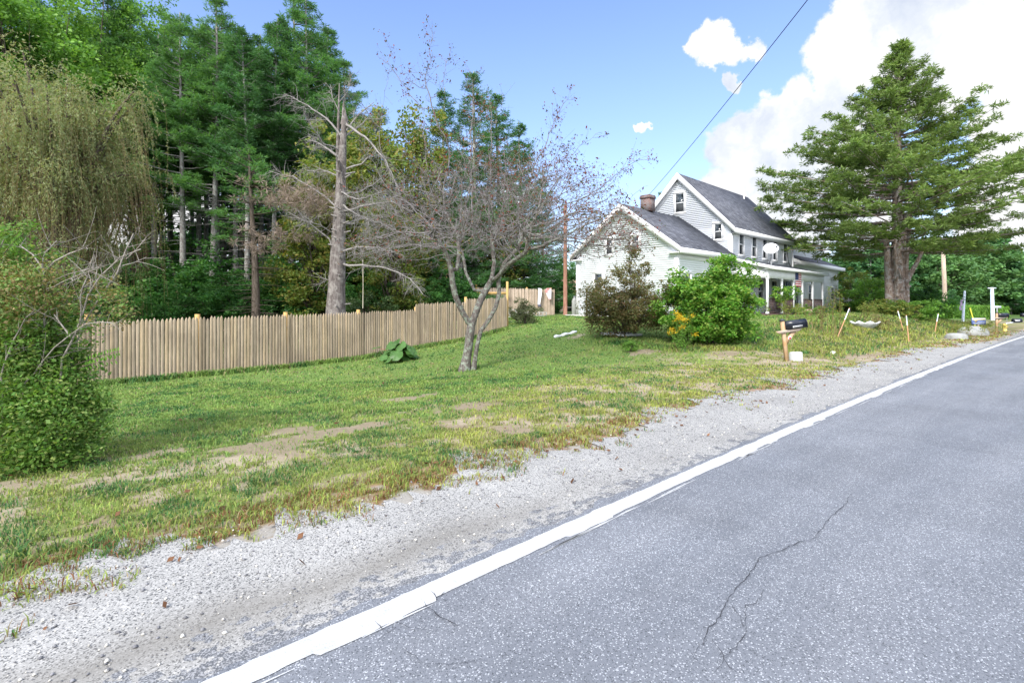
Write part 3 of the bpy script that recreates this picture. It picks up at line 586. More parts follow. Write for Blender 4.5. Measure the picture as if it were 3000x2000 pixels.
# porch
PX0, PX1, PY = 6.25, 16.15, -2.0
g = Geo(); g.box((PX0-.05, PY-.05, -.02), (PX1+.05, -.05, .10)); g.build('porch_floor', BROWN, house)
g = Geo(); g.box((PX0+.05, PY+.1, -.45), (PX1-.05, PY+.16, -.03)); g.build('porch_skirt', BROWN, house)
g = Geo(); zt, zb_ = 3.34, 2.72
g.prism([(PX0-.25, PY-.3, zb_), (PX0-.25, -.06, zt), (PX0-.25, -.06, zt-.07), (PX0-.25, PY-.3, zb_-.07)], (PX1-PX0+.5, 0, 0)); g.build('porch_roof', ROOF, house)
g = Geo(); g.box((PX0-.27, PY-.34, zb_-.14), (PX1+.27, PY-.30, zb_+.03)); g.box((PX0-.25, PY-.3, zb_-.12), (PX1+.25, PY+.1, zb_-.10))
g.prism([(PX0-.29, PY-.34, zb_-.14), (PX0-.29, PY-.34, zb_+.04), (PX0-.29, -.06, zt+.04), (PX0-.29, -.06, zt-.16)], (.04, 0, 0)); g.build('porch_fascia', TRIM, house)
g = Geo(); g.box((PX0-.02, PY-.05, 2.12), (PX1+.02, PY+.06, zb_-.125)); g.build('porch_beam', TRIM, house)
g = Geo(); g.box((PX0-.025, PY+.06, 2.12), (PX0+.06, -.06, 2.62)); g.prism([(PX0-.02, PY+.06, 2.62), (PX0-.02, -.06, 2.62), (PX0-.02, -.06, 3.24)], (.06, 0, 0)); g.build('porch_side_beam', TRIM, house)
for x in (6.31, 8.46, 10.42, 12.0, 13.97, 16.08):
    g = Geo(); g.box((x-.065, PY-.045, .10), (x+.065, PY+.055, 2.12)); g.box((x-.09, PY-.07, .10), (x+.09, PY+.08, .2)); g.box((x-.085, PY-.065, 2.03), (x+.085, PY+.075, 2.118)); g.build('porch_post', TRIM, house)
def rail(x0, x1, y, zb, zt, name='railing'):
    g = Geo(); g.box((x0, y-.03, zt-.05), (x1, y+.03, zt)); g.box((x0, y-.02, zb), (x1, y+.02, zb+.05)); k = max(3, int((x1-x0)/.20))
    for i in range(k+1):
        xx = x0+.04+(x1-x0-.08)*i/k; g.box((xx-.022, y-.018, zb+.05), (xx+.022, y+.018, zt-.05))
    g.build(name, BROWN, house)
for a, b in ((6.38, 8.39), (8.53, 10.35), (12.07, 13.9), (14.04, 16.0)): rail(a, b, PY, .16, .98)
rail(10.5, 11.93, PY+1.2, .3, 1.35)
g = Geo()
for k in range(2): g.box((10.6, PY-.35-.3*k, -.02-.17*(k)), (11.85, PY-.05-.3*k, .0-.17*k+.02))
g.build('porch_steps', BROWN, house)
# bulkhead hood at the far corner
g = Geo(); g.prism([(26.9, -.03, .75), (26.9, -.03, 1.55), (26.9, -1.1, .95), (26.9, -1.1, .75)], (1.0, 0, 0)); g.build('entry_hood', TRIM, house); g = Geo(); g.tube([(27.0, -1.0, -.6), (27.0, -1.0, .75)], .04, 6); g.build('hood_post', TRIM, house)
g = Geo(); g.box((27.0, -.9, -.5), (27.8, -.06, .6)); g.build('side_door', DARK, house)
# cables on the front wall
g = Geo(); g.tube([(15.4, -.1, 5.0), (15.2, -.12, 4.8), (15.0, -.12, 4.2), (15.1, -.12, 3.7), (15.6, -.12, 3.3)], .02, 5); g.build('cable', DARK, house)
HM = Matrix.Translation((8.33, 25.8, HZ)) @ Matrix.Rotation(HANG, 4, 'Z')
def H(x, y, z): return HM @ Vector((x, y, z))

# ------------------------------------------------------------------ things on and by the house
# satellite dish on the porch roof
d = thing('satellite_dish', 'white oval satellite dish on a tripod on the porch roof', 'satellite dish', H(8.35, -1.45, 2.92), HANG)
g = Geo(); r_, dep = .39, .085; ring = []
rows = 7; seg = 28; V = []
for i in range(rows+1):
    t = i/rows
    for j in range(seg): a = 2*math.pi*j/seg; V.append((r_*1.12*t*math.cos(a), r_*t*math.sin(a), dep*t*t))
Qd = [(i*seg+j, i*seg+(j+1) % seg, (i+1)*seg+(j+1) % seg, (i+1)*seg+j) for i in range(rows) for j in range(seg)]
zn = Vector((-.70, -.42, .58)).normalized(); xn = Vector((.62, -.60, .55)); xn = (xn-zn*xn.dot(zn)).normalized(); yn = zn.cross(xn)
M = Matrix.Translation((-.12, -.02, .98)) @ Matrix((xn, yn, zn)).transposed().to_4x4()
Vw = np.array([M @ Vector(v) for v in V]); nrm = np.array((M.to_3x3() @ Vector((0, 0, -1))))*.02
g.add(np.vstack([Vw, Vw+nrm]), Qd+[tuple(q+len(V) for q in f[::-1]) for f in Qd]+[(rows*seg+j, rows*seg+(j+1) % seg, rows*seg+(j+1) % seg+len(V), rows*seg+j+len(V)) for j in range(seg)])
g.build('reflector', mat('dish_white', (.78, .80, .84), .35, .4), d, True)
MET = mat('grey_metal', (.28, .29, .31), .5, .5, ((.2, .2, .2), .4))
g = Geo(); tip = M @ Vector((0, -.35, .62)); g.tube([M @ Vector((0, -.44, .0)), tip], .02, 6); lnb = g.build('feed_arm', MET, d); g = Geo(); g.tube([tip, tip+(M.to_3x3() @ Vector((0, .03, -.16)))], [.055, .04], 10); g.build('receiver', MET, lnb)
g = Geo(); g.tube([(0, 0, -.05), (0, 0, .6), M @ Vector((0, 0, -.03))], .03, 8); g.tube([(.0, 0, .5), (.28, .25, .05)], .015, 6); g.tube([(.0, 0, .5), (-.28, .25, .05)], .015, 6); g.build('mast', MET, d)
# flag hanging from the porch beam
fl = thing('flag', 'striped red white and blue flag hanging on the porch beam', 'flag', H(10.55, PY-.075, 2.62), HANG)
def flagcloth(w, h, parent, sag=.02, seed=1):
    red = mat('flag_red', (.45, .03, .05), .8, .2); whi = mat('flag_white', (.75, .73, .74), .8, .2); blu = mat('flag_blue', (.03, .05, .16), .8, .2)
    def sheet(x0, x1, z0, z1, m, name, off=0):
        nx_, V, Q = 12, [], []
        for i in range(nx_+1):
            x = x0+(x1-x0)*i/nx_; y = sag*math.sin(x*9+seed)-off
            V += [(x, y, z0), (x, y, z1)]
        for i in range(nx_): Q.append((2*i, 2*i+2, 2*i+3, 2*i+1))
        g = Geo(); g.add(V, Q); V2 = [(a, b+.004, c) for a, b, c in V]; g.add(V2, [q[::-1] for q in Q]); return g, m, name
    gr, gw = Geo(), Geo()
    for k in range(13):
        a, _, _ = sheet(0, w, -h*(k+1)/13, -h*k/13, None, ''); tgt = gr if k % 2 == 0 else gw
        for V in a.V: pass
        off = 0
        for V, Qx in zip(a.V, a.Q): tgt.add(V, Qx-(Qx.min() - 0) if off == 0 else Qx-off); off += len(V)
    gr.build('red_stripes', red, parent); gw.build('white_stripes', whi, parent)
    a, _, _ = sheet(0, w*.45, -h*7/13, 0, None, '', .006); c = a.build('canton', blu, parent)
    g = Geo(); r2 = rng(5)
    for row in range(9):
        for cc in range(6 if row % 2 == 0 else 5):
            x = w*.45*((cc+.5+(row % 2)*.5)/6); z = -h*7/13*(row+.6)/9; y = sag*math.sin(x*9+seed)-.0085; q = w*.013
            pts = [(x+q*(1 if i % 2 == 0 else .4)*math.sin(i*math.pi/5), y, z+q*(1 if i % 2 == 0 else .4)*math.cos(i*math.pi/5)) for i in range(10)]
            g.add(pts+[(x, y, z)], None, [(10, i, (i+1) % 10) for i in range(10)])
    g.build('stars', whi, c)
flagcloth(1.0, .88, fl)
# porch bits
g = thing('barbecue', 'black covered barbecue standing on the porch behind the railing', 'barbecue', H(12.75, -1.2, .1), HANG)
b = Geo(); b.box((-.3, -.22, .45), (.3, .22, .8)); b.tube([(-.3, 0, .8), (-.15, 0, .81), (.15, 0, .81), (.3, 0, .8)], [.12, .22, .22, .12], 12); b.build('lid', mat('black_enamel', (.02, .02, .022), .35, .5), g); b = Geo()
for sx in (-.27, .27):
    for sy in (-.19, .19): b = Geo(); b.tube([(sx, sy, 0), (sx, sy, .45)], .018, 6); b.build('leg', MET, g)
g = thing('porch_chair', 'dark slatted chair on the porch beside the barbecue', 'chair', H(13.6, -.9, .1), HANG+.3)
b = Geo(); b.box((-.26, -.25, .42), (.26, .25, .46)); b.build('seat', DARK, g); b = Geo()
for k in range(5): b.box((-.25+.11*k, .24, .5), (-.18+.11*k, .27, 1.1))
b.box((-.26, .235, 1.05), (.26, .275, 1.12)); b.build('backrest', DARK, g)
for sx in (-.24, .24):
    for sy in (-.23, .23): b = Geo(); b.box((sx-.02, sy-.02, 0), (sx+.02, sy+.02, .42)); b.build('leg', DARK, g)
# steps sign: black panel with a white pennant shape
g = thing('pennant_board', 'dark board with a white downward triangle below the porch gate', 'board', H(11.2, PY-.02, -.15), HANG)
b = Geo(); b.box((-.62, -.03, -.05), (.62, 0, .42)); b.build('board', DARK, g); b = Geo(); b.prism([(-.2, -.034, .38), (.2, -.034, .38), (.0, -.034, .0)], (0, -.004, 0)); b.build('triangle', TRIM, g)
for k, (lx, lb) in enumerate(((11.9, 'round tan stone under the porch beside the pennant board'), (13.4, 'long tan stone under the porch railing nearer its far end'))):
    o = Geo()
    rr = rng(200+k); V = []; seg = 10
    for i in range(6):
        for j in range(seg): a = 2*math.pi*j/seg; t = math.sin(math.pi*(i+.35)/6.2); V.append(((.3+.25*k)*t*math.cos(a)*(.9+.2*rr.random()), .2*t*math.sin(a), .18-.2*math.cos(math.pi*(i+.35)/6.2)))
    o.add(V, [(i*seg+j, i*seg+(j+1) % seg, (i+1)*seg+(j+1) % seg, (i+1)*seg+j) for i in range(5) for j in range(seg)]); o.poly(V[-seg:])
    q = o.build('garden_stone', mat('tan_stone', (.32, .24, .17), .9, .2, ((.2, .17, .14), .6)), None, True); q.location = H(lx, PY-.35, -.02); tag(q, lb, 'stone', 'stones along the porch')
# pole, wire
WOODP = barkmat('pole_wood', (.20, .10, .07), (.33, .18, .13), 3)
PALEP = barkmat('pale_pole_wood', (.42, .33, .25), (.56, .46, .37), 3)
p = pw(1656, 922, 30.5); t = thing('utility_pole', 'weathered brown wooden pole standing between the tall fence and the house', 'pole', on(p.x, p.y))
g = Geo(); g.tube([(0, 0, -.3), (0, 0, 3), (0, 0, 6.6)], [.125, .115, .10], 12); g.build('shaft', WOODP, t); g = Geo(); g.tube([(0, -.1, 6.1), (.0, -.24, 6.15)], .04, 8); g.build('insulator', MET, t)
A0 = pw(1886, 588, 31); B0 = Vector((7.5, 1.0, 11.2)); P = []
for i in range(31): q = i/30; v = A0.lerp(B0, q); v.z -= .35*4*q*(1-q); P.append(v)
g = Geo(); g.tube(P, .012, 5); tag(g.build('overhead_wire', mat('wire', (.03, .03, .035), .6, .3)), 'thin black overhead wire rising from the house roof into the sky', 'wire')
g = thing('roof_mast', 'short grey metal mast behind the brick chimney holding the overhead wire', 'mast', (A0.x, A0.y, A0.z-1.9)); b = Geo(); b.tube([(0, 0, 0), (0, 0, 1.9)], .03, 8); b.build('pipe', MET, g); b = Geo(); b.tube([(0, 0, 1.85), (.06, -.04, 1.92)], .05, 8); b.build('insulator', DARK, g)
# white slab walk at the house corner
a = gp(1668, 926); b_ = gp(1745, 936)
g = Geo(); P8 = [H(-.25, 6.9, 0), H(-1.0, 6.6, 0), H(-1.5, 3.6, 0), H(-.9, 2.2, 0), H(-.25, 2.2, 0)]
g.prism([(q.x, q.y, th(q.x, q.y)+.045) for q in P8], (0, 0, -.1)); tag(g.build('concrete_path', mat('pale_concrete', (.62, .61, .60), .85, .2, ((.45, .44, .42), .5))), kind='structure')
# far roof and house behind the pole
t = thing('neighbour_house', 'far low house with a tan hip roof behind the brown pole', 'house', (7.6, 58, .3), .3)
g = Geo(); g.box((-5, -4, -1), (5, 4, 2.2)); g.build('wall', mat('tan_wall', (.45, .38, .32), .8, .2, ((.4, .33, .28), .4)), t)
g = Geo(); g.add([(-5.5, -4.5, 2.15), (5.5, -4.5, 2.15), (5.5, 4.5, 2.15), (-5.5, 4.5, 2.15), (-1.5, 0, 4.3), (1.5, 0, 4.3)], [(0, 1, 5, 4), (2, 3, 4, 5), (0, 3, 2, 1)], [(1, 2, 5), (3, 0, 4)]); g.build('roof', mat('tan_shingle', (.42, .27, .20), .9, .2, ((.35, .22, .17), .6), None, 0, 3), t)
for x in (-3, 0, 3): g = Geo(); g.box((x-.5, -4.05, .6), (x+.5, -3.99, 1.7)); g.build('window', GLASS, t)
# grey stack and bench beside the house corner
p = gp(1700, 921)
t = thing('garden_bench', 'low grey wooden bench beside the pole near the house corner', 'bench', on(*pw(1672, 921, 33.5).xy), .2)
g = Geo(); g.box((-.55, -.2, .42), (.55, .2, .48)); g.build('seat', mat('grey_wood', (.33, .31, .30), .85, .2, ((.22, .21, .2), .6)), t)
for x in (-.45, .45): g = Geo(); g.box((x-.04, -.18, 0), (x+.04, .18, .42)); g.build('leg', MATS['grey_wood'], t)
t = thing('propane_tank', 'pale grey upright tank against the left corner of the house', 'tank', on(*pw(1683, 921, 32.2).xy)); g = Geo(); g.tube([(0, 0, 0), (0, 0, .06), (0, 0, .85), (0, 0, 1.0), (0, 0, 1.06)], [.13, .17, .17, .11, .04], 14); g.build('body', mat('tank_grey', (.52, .53, .52), .5, .4, ((.4, .4, .38), .4)), t, True); g = Geo(); g.tube([(0, 0, 1.05), (0, 0, 1.16)], [.07, .07], 10); g.build('valve', MET, t)
p = on(*pw(1719, 925, 27.2).xy); g = Geo(); g.box((-.04, -.04, 0), (.04, .04, 1.45)); g.box((-.07, -.07, 1.45), (.07, .07, 1.5)); o = g.build('wooden_post', mat('dark_post', (.10, .07, .06), .8, .2)); o.location = p; tag(o, 'slim dark post standing in front of the white gable wall', 'post')
# ------------------------------------------------------------------ fences
def fencemat(name, c1, c2, c3):
    m = bpy.data.materials.new(name); m.use_nodes = True; nt = m.node_tree; p = nt.nodes['Principled BSDF']; p.inputs['Roughness'].default_value = .88; p.inputs['Specular IOR Level'].default_value = .15
    g = N(nt, 'ShaderNodeNewGeometry'); t = N(nt, 'ShaderNodeTexCoord'); mp = N(nt, 'ShaderNodeMapping'); mp.inputs['Scale'].default_value = (1, 1, .07); L(nt, t.outputs['Object'], mp.inputs[0])
    a = noise_n(nt, mp.outputs[0], 26, 6, .7); c = ramp_n(nt, g.outputs['Random Per Island'], [(0, c1), (.45, c2), (.8, c3), (1, tuple(x*.62 for x in c1))])
    c = mix_n(nt, 1.0, c, ramp_n(nt, a.outputs[0], [(.3, .62), (.7, 1.28)]), 'MULTIPLY'); b = noise_n(nt, t.outputs['Object'], .9, 3, .6); c = mix_n(nt, ramp_n(nt, b.outputs[0], [(.4, 0.0), (.7, .5)]), c, (.20, .16, .12))
    L(nt, c, p.inputs['Base Color']); bb = N(nt, 'ShaderNodeBump'); bb.inputs['Strength'].default_value = .5; bb.inputs['Distance'].default_value = .01; L(nt, a.outputs[0], bb.inputs['Height']); L(nt, bb.outputs[0], p.inputs['Normal']); return m
FM = fencemat('weathered_pickets', (.34, .275, .205), (.45, .36, .265), (.50, .385, .255)); FM2 = fencemat('newer_pickets', (.44, .36, .29), (.52, .42, .34), (.56, .44, .34)); PM = mat('new_post_wood', (.52, .34, .13), .8, .2, ((.42, .27, .12), .5))
fxp = [-.835, -.619, -.445, -.302, -.189, -.091, -.0093]; fz = [12.6*(1+.137*i) for i in range(7)]
ftop = [(1.14, 1.21), (1.21, 1.245), (1.245, 1.305), (1.305, 1.375), (1.60, 1.69), (1.80, 1.89)]
fence = thing('picket_fence', 'long weathered wooden stockade fence stepping uphill behind the bare tree', 'fence', (0, 0, 0))
def pickets(p0, p1, t0, t1, seed, m, parent, hmin=1.6, w=.088, name='picket_panel', extra=0):
    """one fence panel with half-round pointed pickets from p0 to p1"""
    r = rng(seed); p0 = np.array(p0); p1 = np.array(p1); Ln = np.linalg.norm(p1-p0); u = (p1-p0)/Ln; nn = np.array([u[1], -u[0]]); 
    if nn[1] > 0: nn = -nn
    k = int(Ln/w); g = Geo(); step = Ln/k
    for i in range(k):
        c = p0+u*(i+.5)*step; zt = t0+(t1-t0)*(i+.5)/k+r.normal(0, .014); zb = min(zt-hmin, th(*c)-.04) if extra else zt-hmin; zb = min(zb, th(*c)+.03); hw = step*.5*(.97+.03*r.random()); tilt = r.normal(0, .008)
        prof = [(-hw, 0), (-hw*.75, .014), (0, .019), (hw*.75, .014), (hw, 0), (0, -.012)]; o_ = r.normal(0, .003)
        ring = lambda z, s, q=0: [(c[0]+u[0]*(a*s+tilt*q)+nn[0]*(b*s+o_), c[1]+u[1]*(a*s+tilt*q)+nn[1]*(b*s+o_), z) for a, b in prof]
        V = ring(zb, 1)+ring(zt-.11, 1, 1)+ring(zt-.045, .66, 1)+ring(zt, .12, 1); q = [(a*6+j, a*6+(j+1) % 6, (a+1)*6+(j+1) % 6, (a+1)*6+j) for a in range(3) for j in range(6)]
        g.add(V, q, [(18, 19, 20), (18, 20, 21), (18, 21, 22), (18, 22, 23)])
    o = g.build(name, m, parent)
    for q in (.25, .85):
        g = Geo(); za = t0-hmin*q; zb2 = t1-hmin*q; a = p0-nn*.035; b = p1-nn*.035; g.tube([(a[0], a[1], za), (b[0], b[1], zb2)], .03, 4); g.build('rail', m, o)
for i in range(6):
    a = (fxp[i]*fz[i], fz[i]); b = (fxp[i+1]*fz[i+1], fz[i+1])
    if i == 0: a = (a[0]-.10, a[1]-.10)
    pickets(a, b, *ftop[i], 300+i, FM, fence, 1.62 if i < 4 else 1.72, extra=1)
for i in range(7):
    x, y = fxp[i]*fz[i], fz[i]; zt = (ftop[min(i, 5)][0] if i < 6 else 2.52)+(.08 if i else .2); 
    if i == 4: zt = 1.47
    if i == 5: zt = 1.88
    g = Geo(); g.box((x-.05, y+.06, th(x, y)-.2), (x+.05, y+.16, zt)); g.build('post', PM, fence)
f2 = thing('picket_fence', 'tall pale stockade fence with towels hung on it, in front of the dark trees', 'fence', (0, 0, 0))
pickets((-2.1, 30.6), (-.30, 30.9), 2.60, 2.58, 320, FM2, f2, 1.75, extra=1); pickets((-.30, 30.9), (2.62, 31.4), 2.58, 2.50, 321, FM2, f2, 1.75, extra=1)
for x, y, z in ((-2.15, 30.7, 2.78), (.9, 31.2, 2.62), (2.4, 31.5, 2.6)): g = Geo(); g.box((x-.05, y+.05, .6), (x+.05, y+.15, z)); g.build('post', PM, f2)
g = Geo(); g.box((-2.1, 30.52, 2.16), (-.3, 30.56, 2.32)); g.build('gate_board', PM, f2)
# towels over the fence
def towel(px, top, w, bot, label, m, seed, taper=.6, parts=None):
    p = pw(px, top, 31.0); t = thing('towel', label, 'towel', (p.x, 31.05, 0)); g = Geo(); rows = 10; colsn = 6; r = rng(seed); V = []
    zt = EYE+(893-top)/1500*31; zb = EYE+(893-bot)/1500*31
    for i in range(rows+1):
        q = i/rows; wd = w*(taper+(1-taper)*(1-abs(q-.25)))
        for j in range(colsn+1):
            c = (j/colsn-.5)*wd; V.append((c+.04*math.sin(q*3+seed), -.06-.03*math.sin(j*2.2+seed)-.02*q, zt-(zt-zb)*q*(1-.12*((j/colsn-.5) ** 2)*4)))
    Q = [(i*(colsn+1)+j, i*(colsn+1)+j+1, (i+1)*(colsn+1)+j+1, (i+1)*(colsn+1)+j) for i in range(rows) for j in range(colsn)]
    n0 = len(V); V2 = [(a, b+.012, c) for a, b, c in V]; g.add(V+V2, Q+[tuple(x+n0 for x in q[::-1]) for q in Q]); g.build('cloth', m, t, True)
    g = Geo(); g.box((-w*.4, -.06, zt-.01), (w*.4, .12, zt+.02)); g.build('fold', m, t); return t
t = towel(1580, 845, .22, 895, 'narrow white towel with a dark hem hanging on the tall fence', mat('towel_white', (.74, .76, .80), .95, .1), 1); g = Geo(); g.box((-.09, -.115, 1.43), (.11, -.05, 1.58)); g.build('hem', mat('towel_dark', (.12, .12, .16), .95, .1), t)
t = towel(1609, 845, .38, 878, 'white towel with red patches hanging near the end of the tall fence', mat('towel_print', (.72, .73, .78), .95, .1, ((.55, .08, .06), .95), None, 0, 3.2), 4, .35)
# concrete blocks by the fence
CON = mat('concrete_block', (.42, .43, .42), .95, .15, ((.32, .33, .32), .6), (30, .4), 0, 5)
def block(loc, rz, label):
    t = thing('cinder_block', label, 'concrete block', loc, rz, 'cinder blocks by the tall fence'); g = Geo()
    g.box((-.2, -.1, 0), (.2, .1, .03)); g.box((-.2, -.1, .17), (.2, .1, .2))
    for x in (-.2, -.0175, .165): g.box((x, -.1, .03), (x+.035, .1, .17))
    g.build('body', CON, t); return t
bz = lambda px, y: on(*pw(px, 920, y).xy)
BL = [(1494, 27.6, 0, 'hollow cinder block lying at the left end of the block pile by the fence'), (1510, 27.5, 0, 'hollow cinder block second from the left on the ground by the fence'), (1536, 27.6, 0, 'hollow cinder block low in the pile behind the grey green shrub'),
      (1500, 27.6, .21, 'hollow cinder block on the upper course at the left of the pile'), (1522, 27.6, .21, 'hollow cinder block in the middle of the upper course'), (1545, 27.65, .21, 'hollow cinder block at the right end of the upper course'),
      (1575, 27.5, 0, 'hollow cinder block right of the shrub with dark openings'), (1590, 27.4, .0, 'hollow cinder block farthest right below the hanging towels')]
for k, (px, y, dz, lb) in enumerate(BL):
    q = bz(px, y); q.z += dz+.12; block(q, .05*math.sin(k*3), lb)
# ------------------------------------------------------------------ mailbox and roadside things
def mailbox(loc, rz, label, plate=True, lean=0, pm=None, flagon=False, sc=1.0):
    t = thing('mailbox', label, 'mailbox', loc, rz, None, sc, 0, lean)
    W = pm or mat('mailbox_post_wood', (.42, .26, .13), .85, .2, ((.55, .44, .33), .8), None, 0, 3)
    g = Geo(); g.box((-.042, -.042, -.25), (.042, .042, 1.10)); post = g.build('post', W, t)
    g = Geo(); g.box((-.06, -.06, 1.10), (.06, .06, 1.125)); g.add([(-.05, -.05, 1.125), (.05, -.05, 1.125), (.05, .05, 1.125), (-.05, .05, 1.125), (0, 0, 1.16)], [(0, 3, 2, 1)], [(0, 1, 4), (1, 2, 4), (2, 3, 4), (3, 0, 4)]); g.build('post_cap', mat('cap_dark', (.05, .06, .07), .5, .4), post)
    g = Geo(); g.prism([(-.26, -.075, .845), (-.18, -.075, .77), (.40, -.075, .77), (.50, -.075, .845)], (0, .022, 0)); g.build('shelf_arm', mat('old_plank', (.50, .46, .44), .9, .2, ((.5, .33, .18), .9), None, 0, 2), t)
    g = Geo(); g.prism([(.05, -.03, .46), (.05, -.03, .60), (.22, -.03, .77), (.36, -.03, .77)], (0, .06, 0)); g.build('brace', W, t)
    # box body, long axis along x
    BK = mat('mailbox_black', (.012, .016, .028), .3, .5); x0, x1 = .06, .63; hw = .10; prof = [(-hw, .85), (hw, .85), (hw, .985)]+[(hw*math.cos(a), .985+hw*math.sin(a)) for a in np.linspace(.2, math.pi-.2, 9)]+[(-hw, .985)]
    g = Geo(); g.prism([(x0, a, b) for a, b in prof], (x1-x0, 0, 0)); body_ = g.build('box', BK, t)
    g = Geo(); g.prism([(x1, a*1.06, .85+(b-.85)*1.03-.004) for a, b in prof], (.02, 0, 0)); g.build('door', BK, t)
    g = Geo(); g.box((x1+.02, -.015, 1.0), (x1+.035, .015, 1.03)); g.build('latch', MET, t)
    if plate:
        g = Geo(); g.box((.22, -.104, .885), (.50, -.1005, .93)); pl = g.build('name_plate', mat('plate_silver', (.62, .64, .66), .5, .4), body_)
        g = Geo(); r = rng(8); x = .25
        while x < .50: w = r.uniform(.006, .014); g.box((x, -.1065, .894+.004*r.random()), (x+w, -.1042, .92)); x += w+.006
        g.build('lettering', mat('ink', (.12, .12, .14), .7, .2), pl)
    return t
p = gp(2305, 1058)
mb = mailbox(p, .10, 'black mailbox on a leaning wooden post beside the leafy green bush', True, RAD(-7))
g = Geo(); g.tube([(.13, -.052, .615), (.13, -.058, .615)], [.05, .05], 24); rf = g.build('reflector', mat('reflector_white', (.8, .8, .8), .4, .4), mb); g = Geo(); g.tube([(.13, -.0582, .615), (.13, -.061, .615)], [.032, .032], 24); g.build('red_disc', mat('reflector_red', (.75, .01, .04), .35, .5), rf)
def rock(name, label, cat, loc, size, m, seed, group=None, rz=0, rough=.14, box=.0):
    r = rng(seed); seg, rows = 16, 9; V = []; 
    ph = r.random(6)*6.28
    for i in range(rows+1):
        el = -math.pi/2*.55+(math.pi*.775)*i/rows
        for j in range(seg):
            a = 2*math.pi*j/seg; ca, sa = math.cos(a), math.sin(a)
            if box: e = box; ca = math.copysign(abs(ca)**e, ca); sa = math.copysign(abs(sa)**e, sa)
            d = 1+rough*(math.sin(2*a+ph[0]+i*.5)+.6*math.sin(3*a+ph[1]-i*.8)+.4*math.sin(5*a+ph[2]+i))*.5; ce = math.cos(el)**(box if box else 1); se = math.copysign(abs(math.sin(el))**(box if box else 1), math.sin(el))
            V.append((size[0]*ca*ce*d, size[1]*sa*ce*d, size[2]*se))
    g = Geo(); g.add(V, [(i*seg+j, i*seg+(j+1) % seg, (i+1)*seg+(j+1) % seg, (i+1)*seg+j) for i in range(rows) for j in range(seg)]); g.poly(V[-seg:]); o = g.build(name, m, None, not box); o.location = loc; o.rotation_euler.z = rz; return tag(o, label, cat, group)
WST = mat('white_stone', (.62, .64, .66), .85, .2, ((.42, .43, .44), .6), (14, .5), 0, 9); GST = mat('grey_granite', (.36, .37, .37), .9, .2, ((.22, .23, .22), .7), (12, .6), 0, 5)
p = gp(2332, 1056); g = Geo(); V = []
for z, k_ in ((-.1, 1.0), (.0, 1.0), (.20, .95), (.228, .88)):
    for a_, b_ in ((-1, -.86), (-.88, -1), (.9, -1), (1, -.88), (1, .88), (.88, 1), (-.88, 1), (-1, .86)): V.append((a_*.14*k_+.008*math.sin(z*40+a_*3), b_*.11*k_, z+.006*a_))
g.add(V, [(i*8+j, i*8+(j+1) % 8, (i+1)*8+(j+1) % 8, (i+1)*8+j) for i in range(3) for j in range(8)]); g.poly(V[-8:]); o = g.build('marker_stone', WST); o.location = p; o.rotation_euler.z = .1; tag(o, 'squared white stone block on the grass beside the mailbox post', 'stone')
p = gp(2802, 993); rock('boulder', 'small flat grey boulder in the grass left of the big one', 'boulder', p+Vector((0, 0, .05)), (.42, .3, .22), GST, 6, box=.6)
p = gp(2850, 982); rock('boulder', 'large rounded grey boulder on the bank beside the road', 'boulder', p+Vector((0, 0, .10)), (.75, .55, .38), GST, 7)
p = gp(2840, 950)
rock('white_rock', 'small white rock lying on the bare track beyond the mailbox', 'stone', gp(2440, 1037)+Vector((0, 0, .03)), (.09, .07, .06), WST, 9)
# white plank on the lawn
p = gp(1655, 985); t0 = gp(1624, 990); t1 = gp(1688, 975); g = Geo(); v = (t1-t0); k = 9; side = Vector((-v.y, v.x, 0)).normalized()*.085; top, bot = [], []
for i in range(k+1):
    q = t0.lerp(t1, i/k); q.z = th(q.x, q.y)+.07+.025*math.sin(i*1.7); w = 1.0 if 0 < i < k else .55; top += [q-side*w, q+side*w]
V = top+[a-Vector((0, 0, .09)) for a in top]; n0 = len(top); Qs = [(2*i, 2*i+2, 2*i+3, 2*i+1) for i in range(k)]+[(n0+2*i+1, n0+2*i+3, n0+2*i+2, n0+2*i) for i in range(k)]+[(2*i, n0+2*i, n0+2*i+2, 2*i+2) for i in range(k)]+[(2*i+3, n0+2*i+3, n0+2*i+1, 2*i+1) for i in range(k)]+[(0, 1, n0+1, n0), (2*k+1, 2*k, n0+2*k, n0+2*k+1)]
g.add([tuple(a) for a in V], Qs); tag(g.build('white_board', mat('white_vinyl', (.74, .77, .82), .5, .3)), 'bent white board lying alone on the lawn left of the brown bush', 'board')
g = Geo(); q = gp(1812, 988); g.box((-.55, -.2, .02), (.5, .25, .10)); g.box((-.2, -.5, .0), (.75, -.25, .07)); o = g.build('stone_slab', WST); o.location = q+Vector((0, .3, .05)); o.rotation_euler.z = .2; tag(o, 'pale flat slabs lying under the brown bush', 'slab')
# planter: fluted pale stone bowl
p = gp(2535, 966); t = thing('stone_planter', 'pale fluted stone planter bowl of dry plants on the lawn below the big tree', 'planter', p)
V = []; seg = 32; prof = [(.28, .0), (.34, .05), (.62, .16), (.80, .27), (.86, .33), (.78, .34), (.6, .28)]
for i, (r_, z) in enumerate(prof):
    for j in range(seg): a = 2*math.pi*j/seg; f = 1+(.06 if i >= 3 else .02)*math.cos(8*a); V.append((r_*f*math.cos(a)*.72, r_*f*math.sin(a)*.5, z+(.05*math.cos(8*a) if i in (4, 5) else 0)))
g = Geo(); g.add(V, [(i*seg+j, i*seg+(j+1) % seg, (i+1)*seg+(j+1) % seg, (i+1)*seg+j) for i in range(6) for j in range(seg)]); g.poly(V[:seg][::-1]); g.poly(V[-seg:]); g.build('bowl', WST, t)
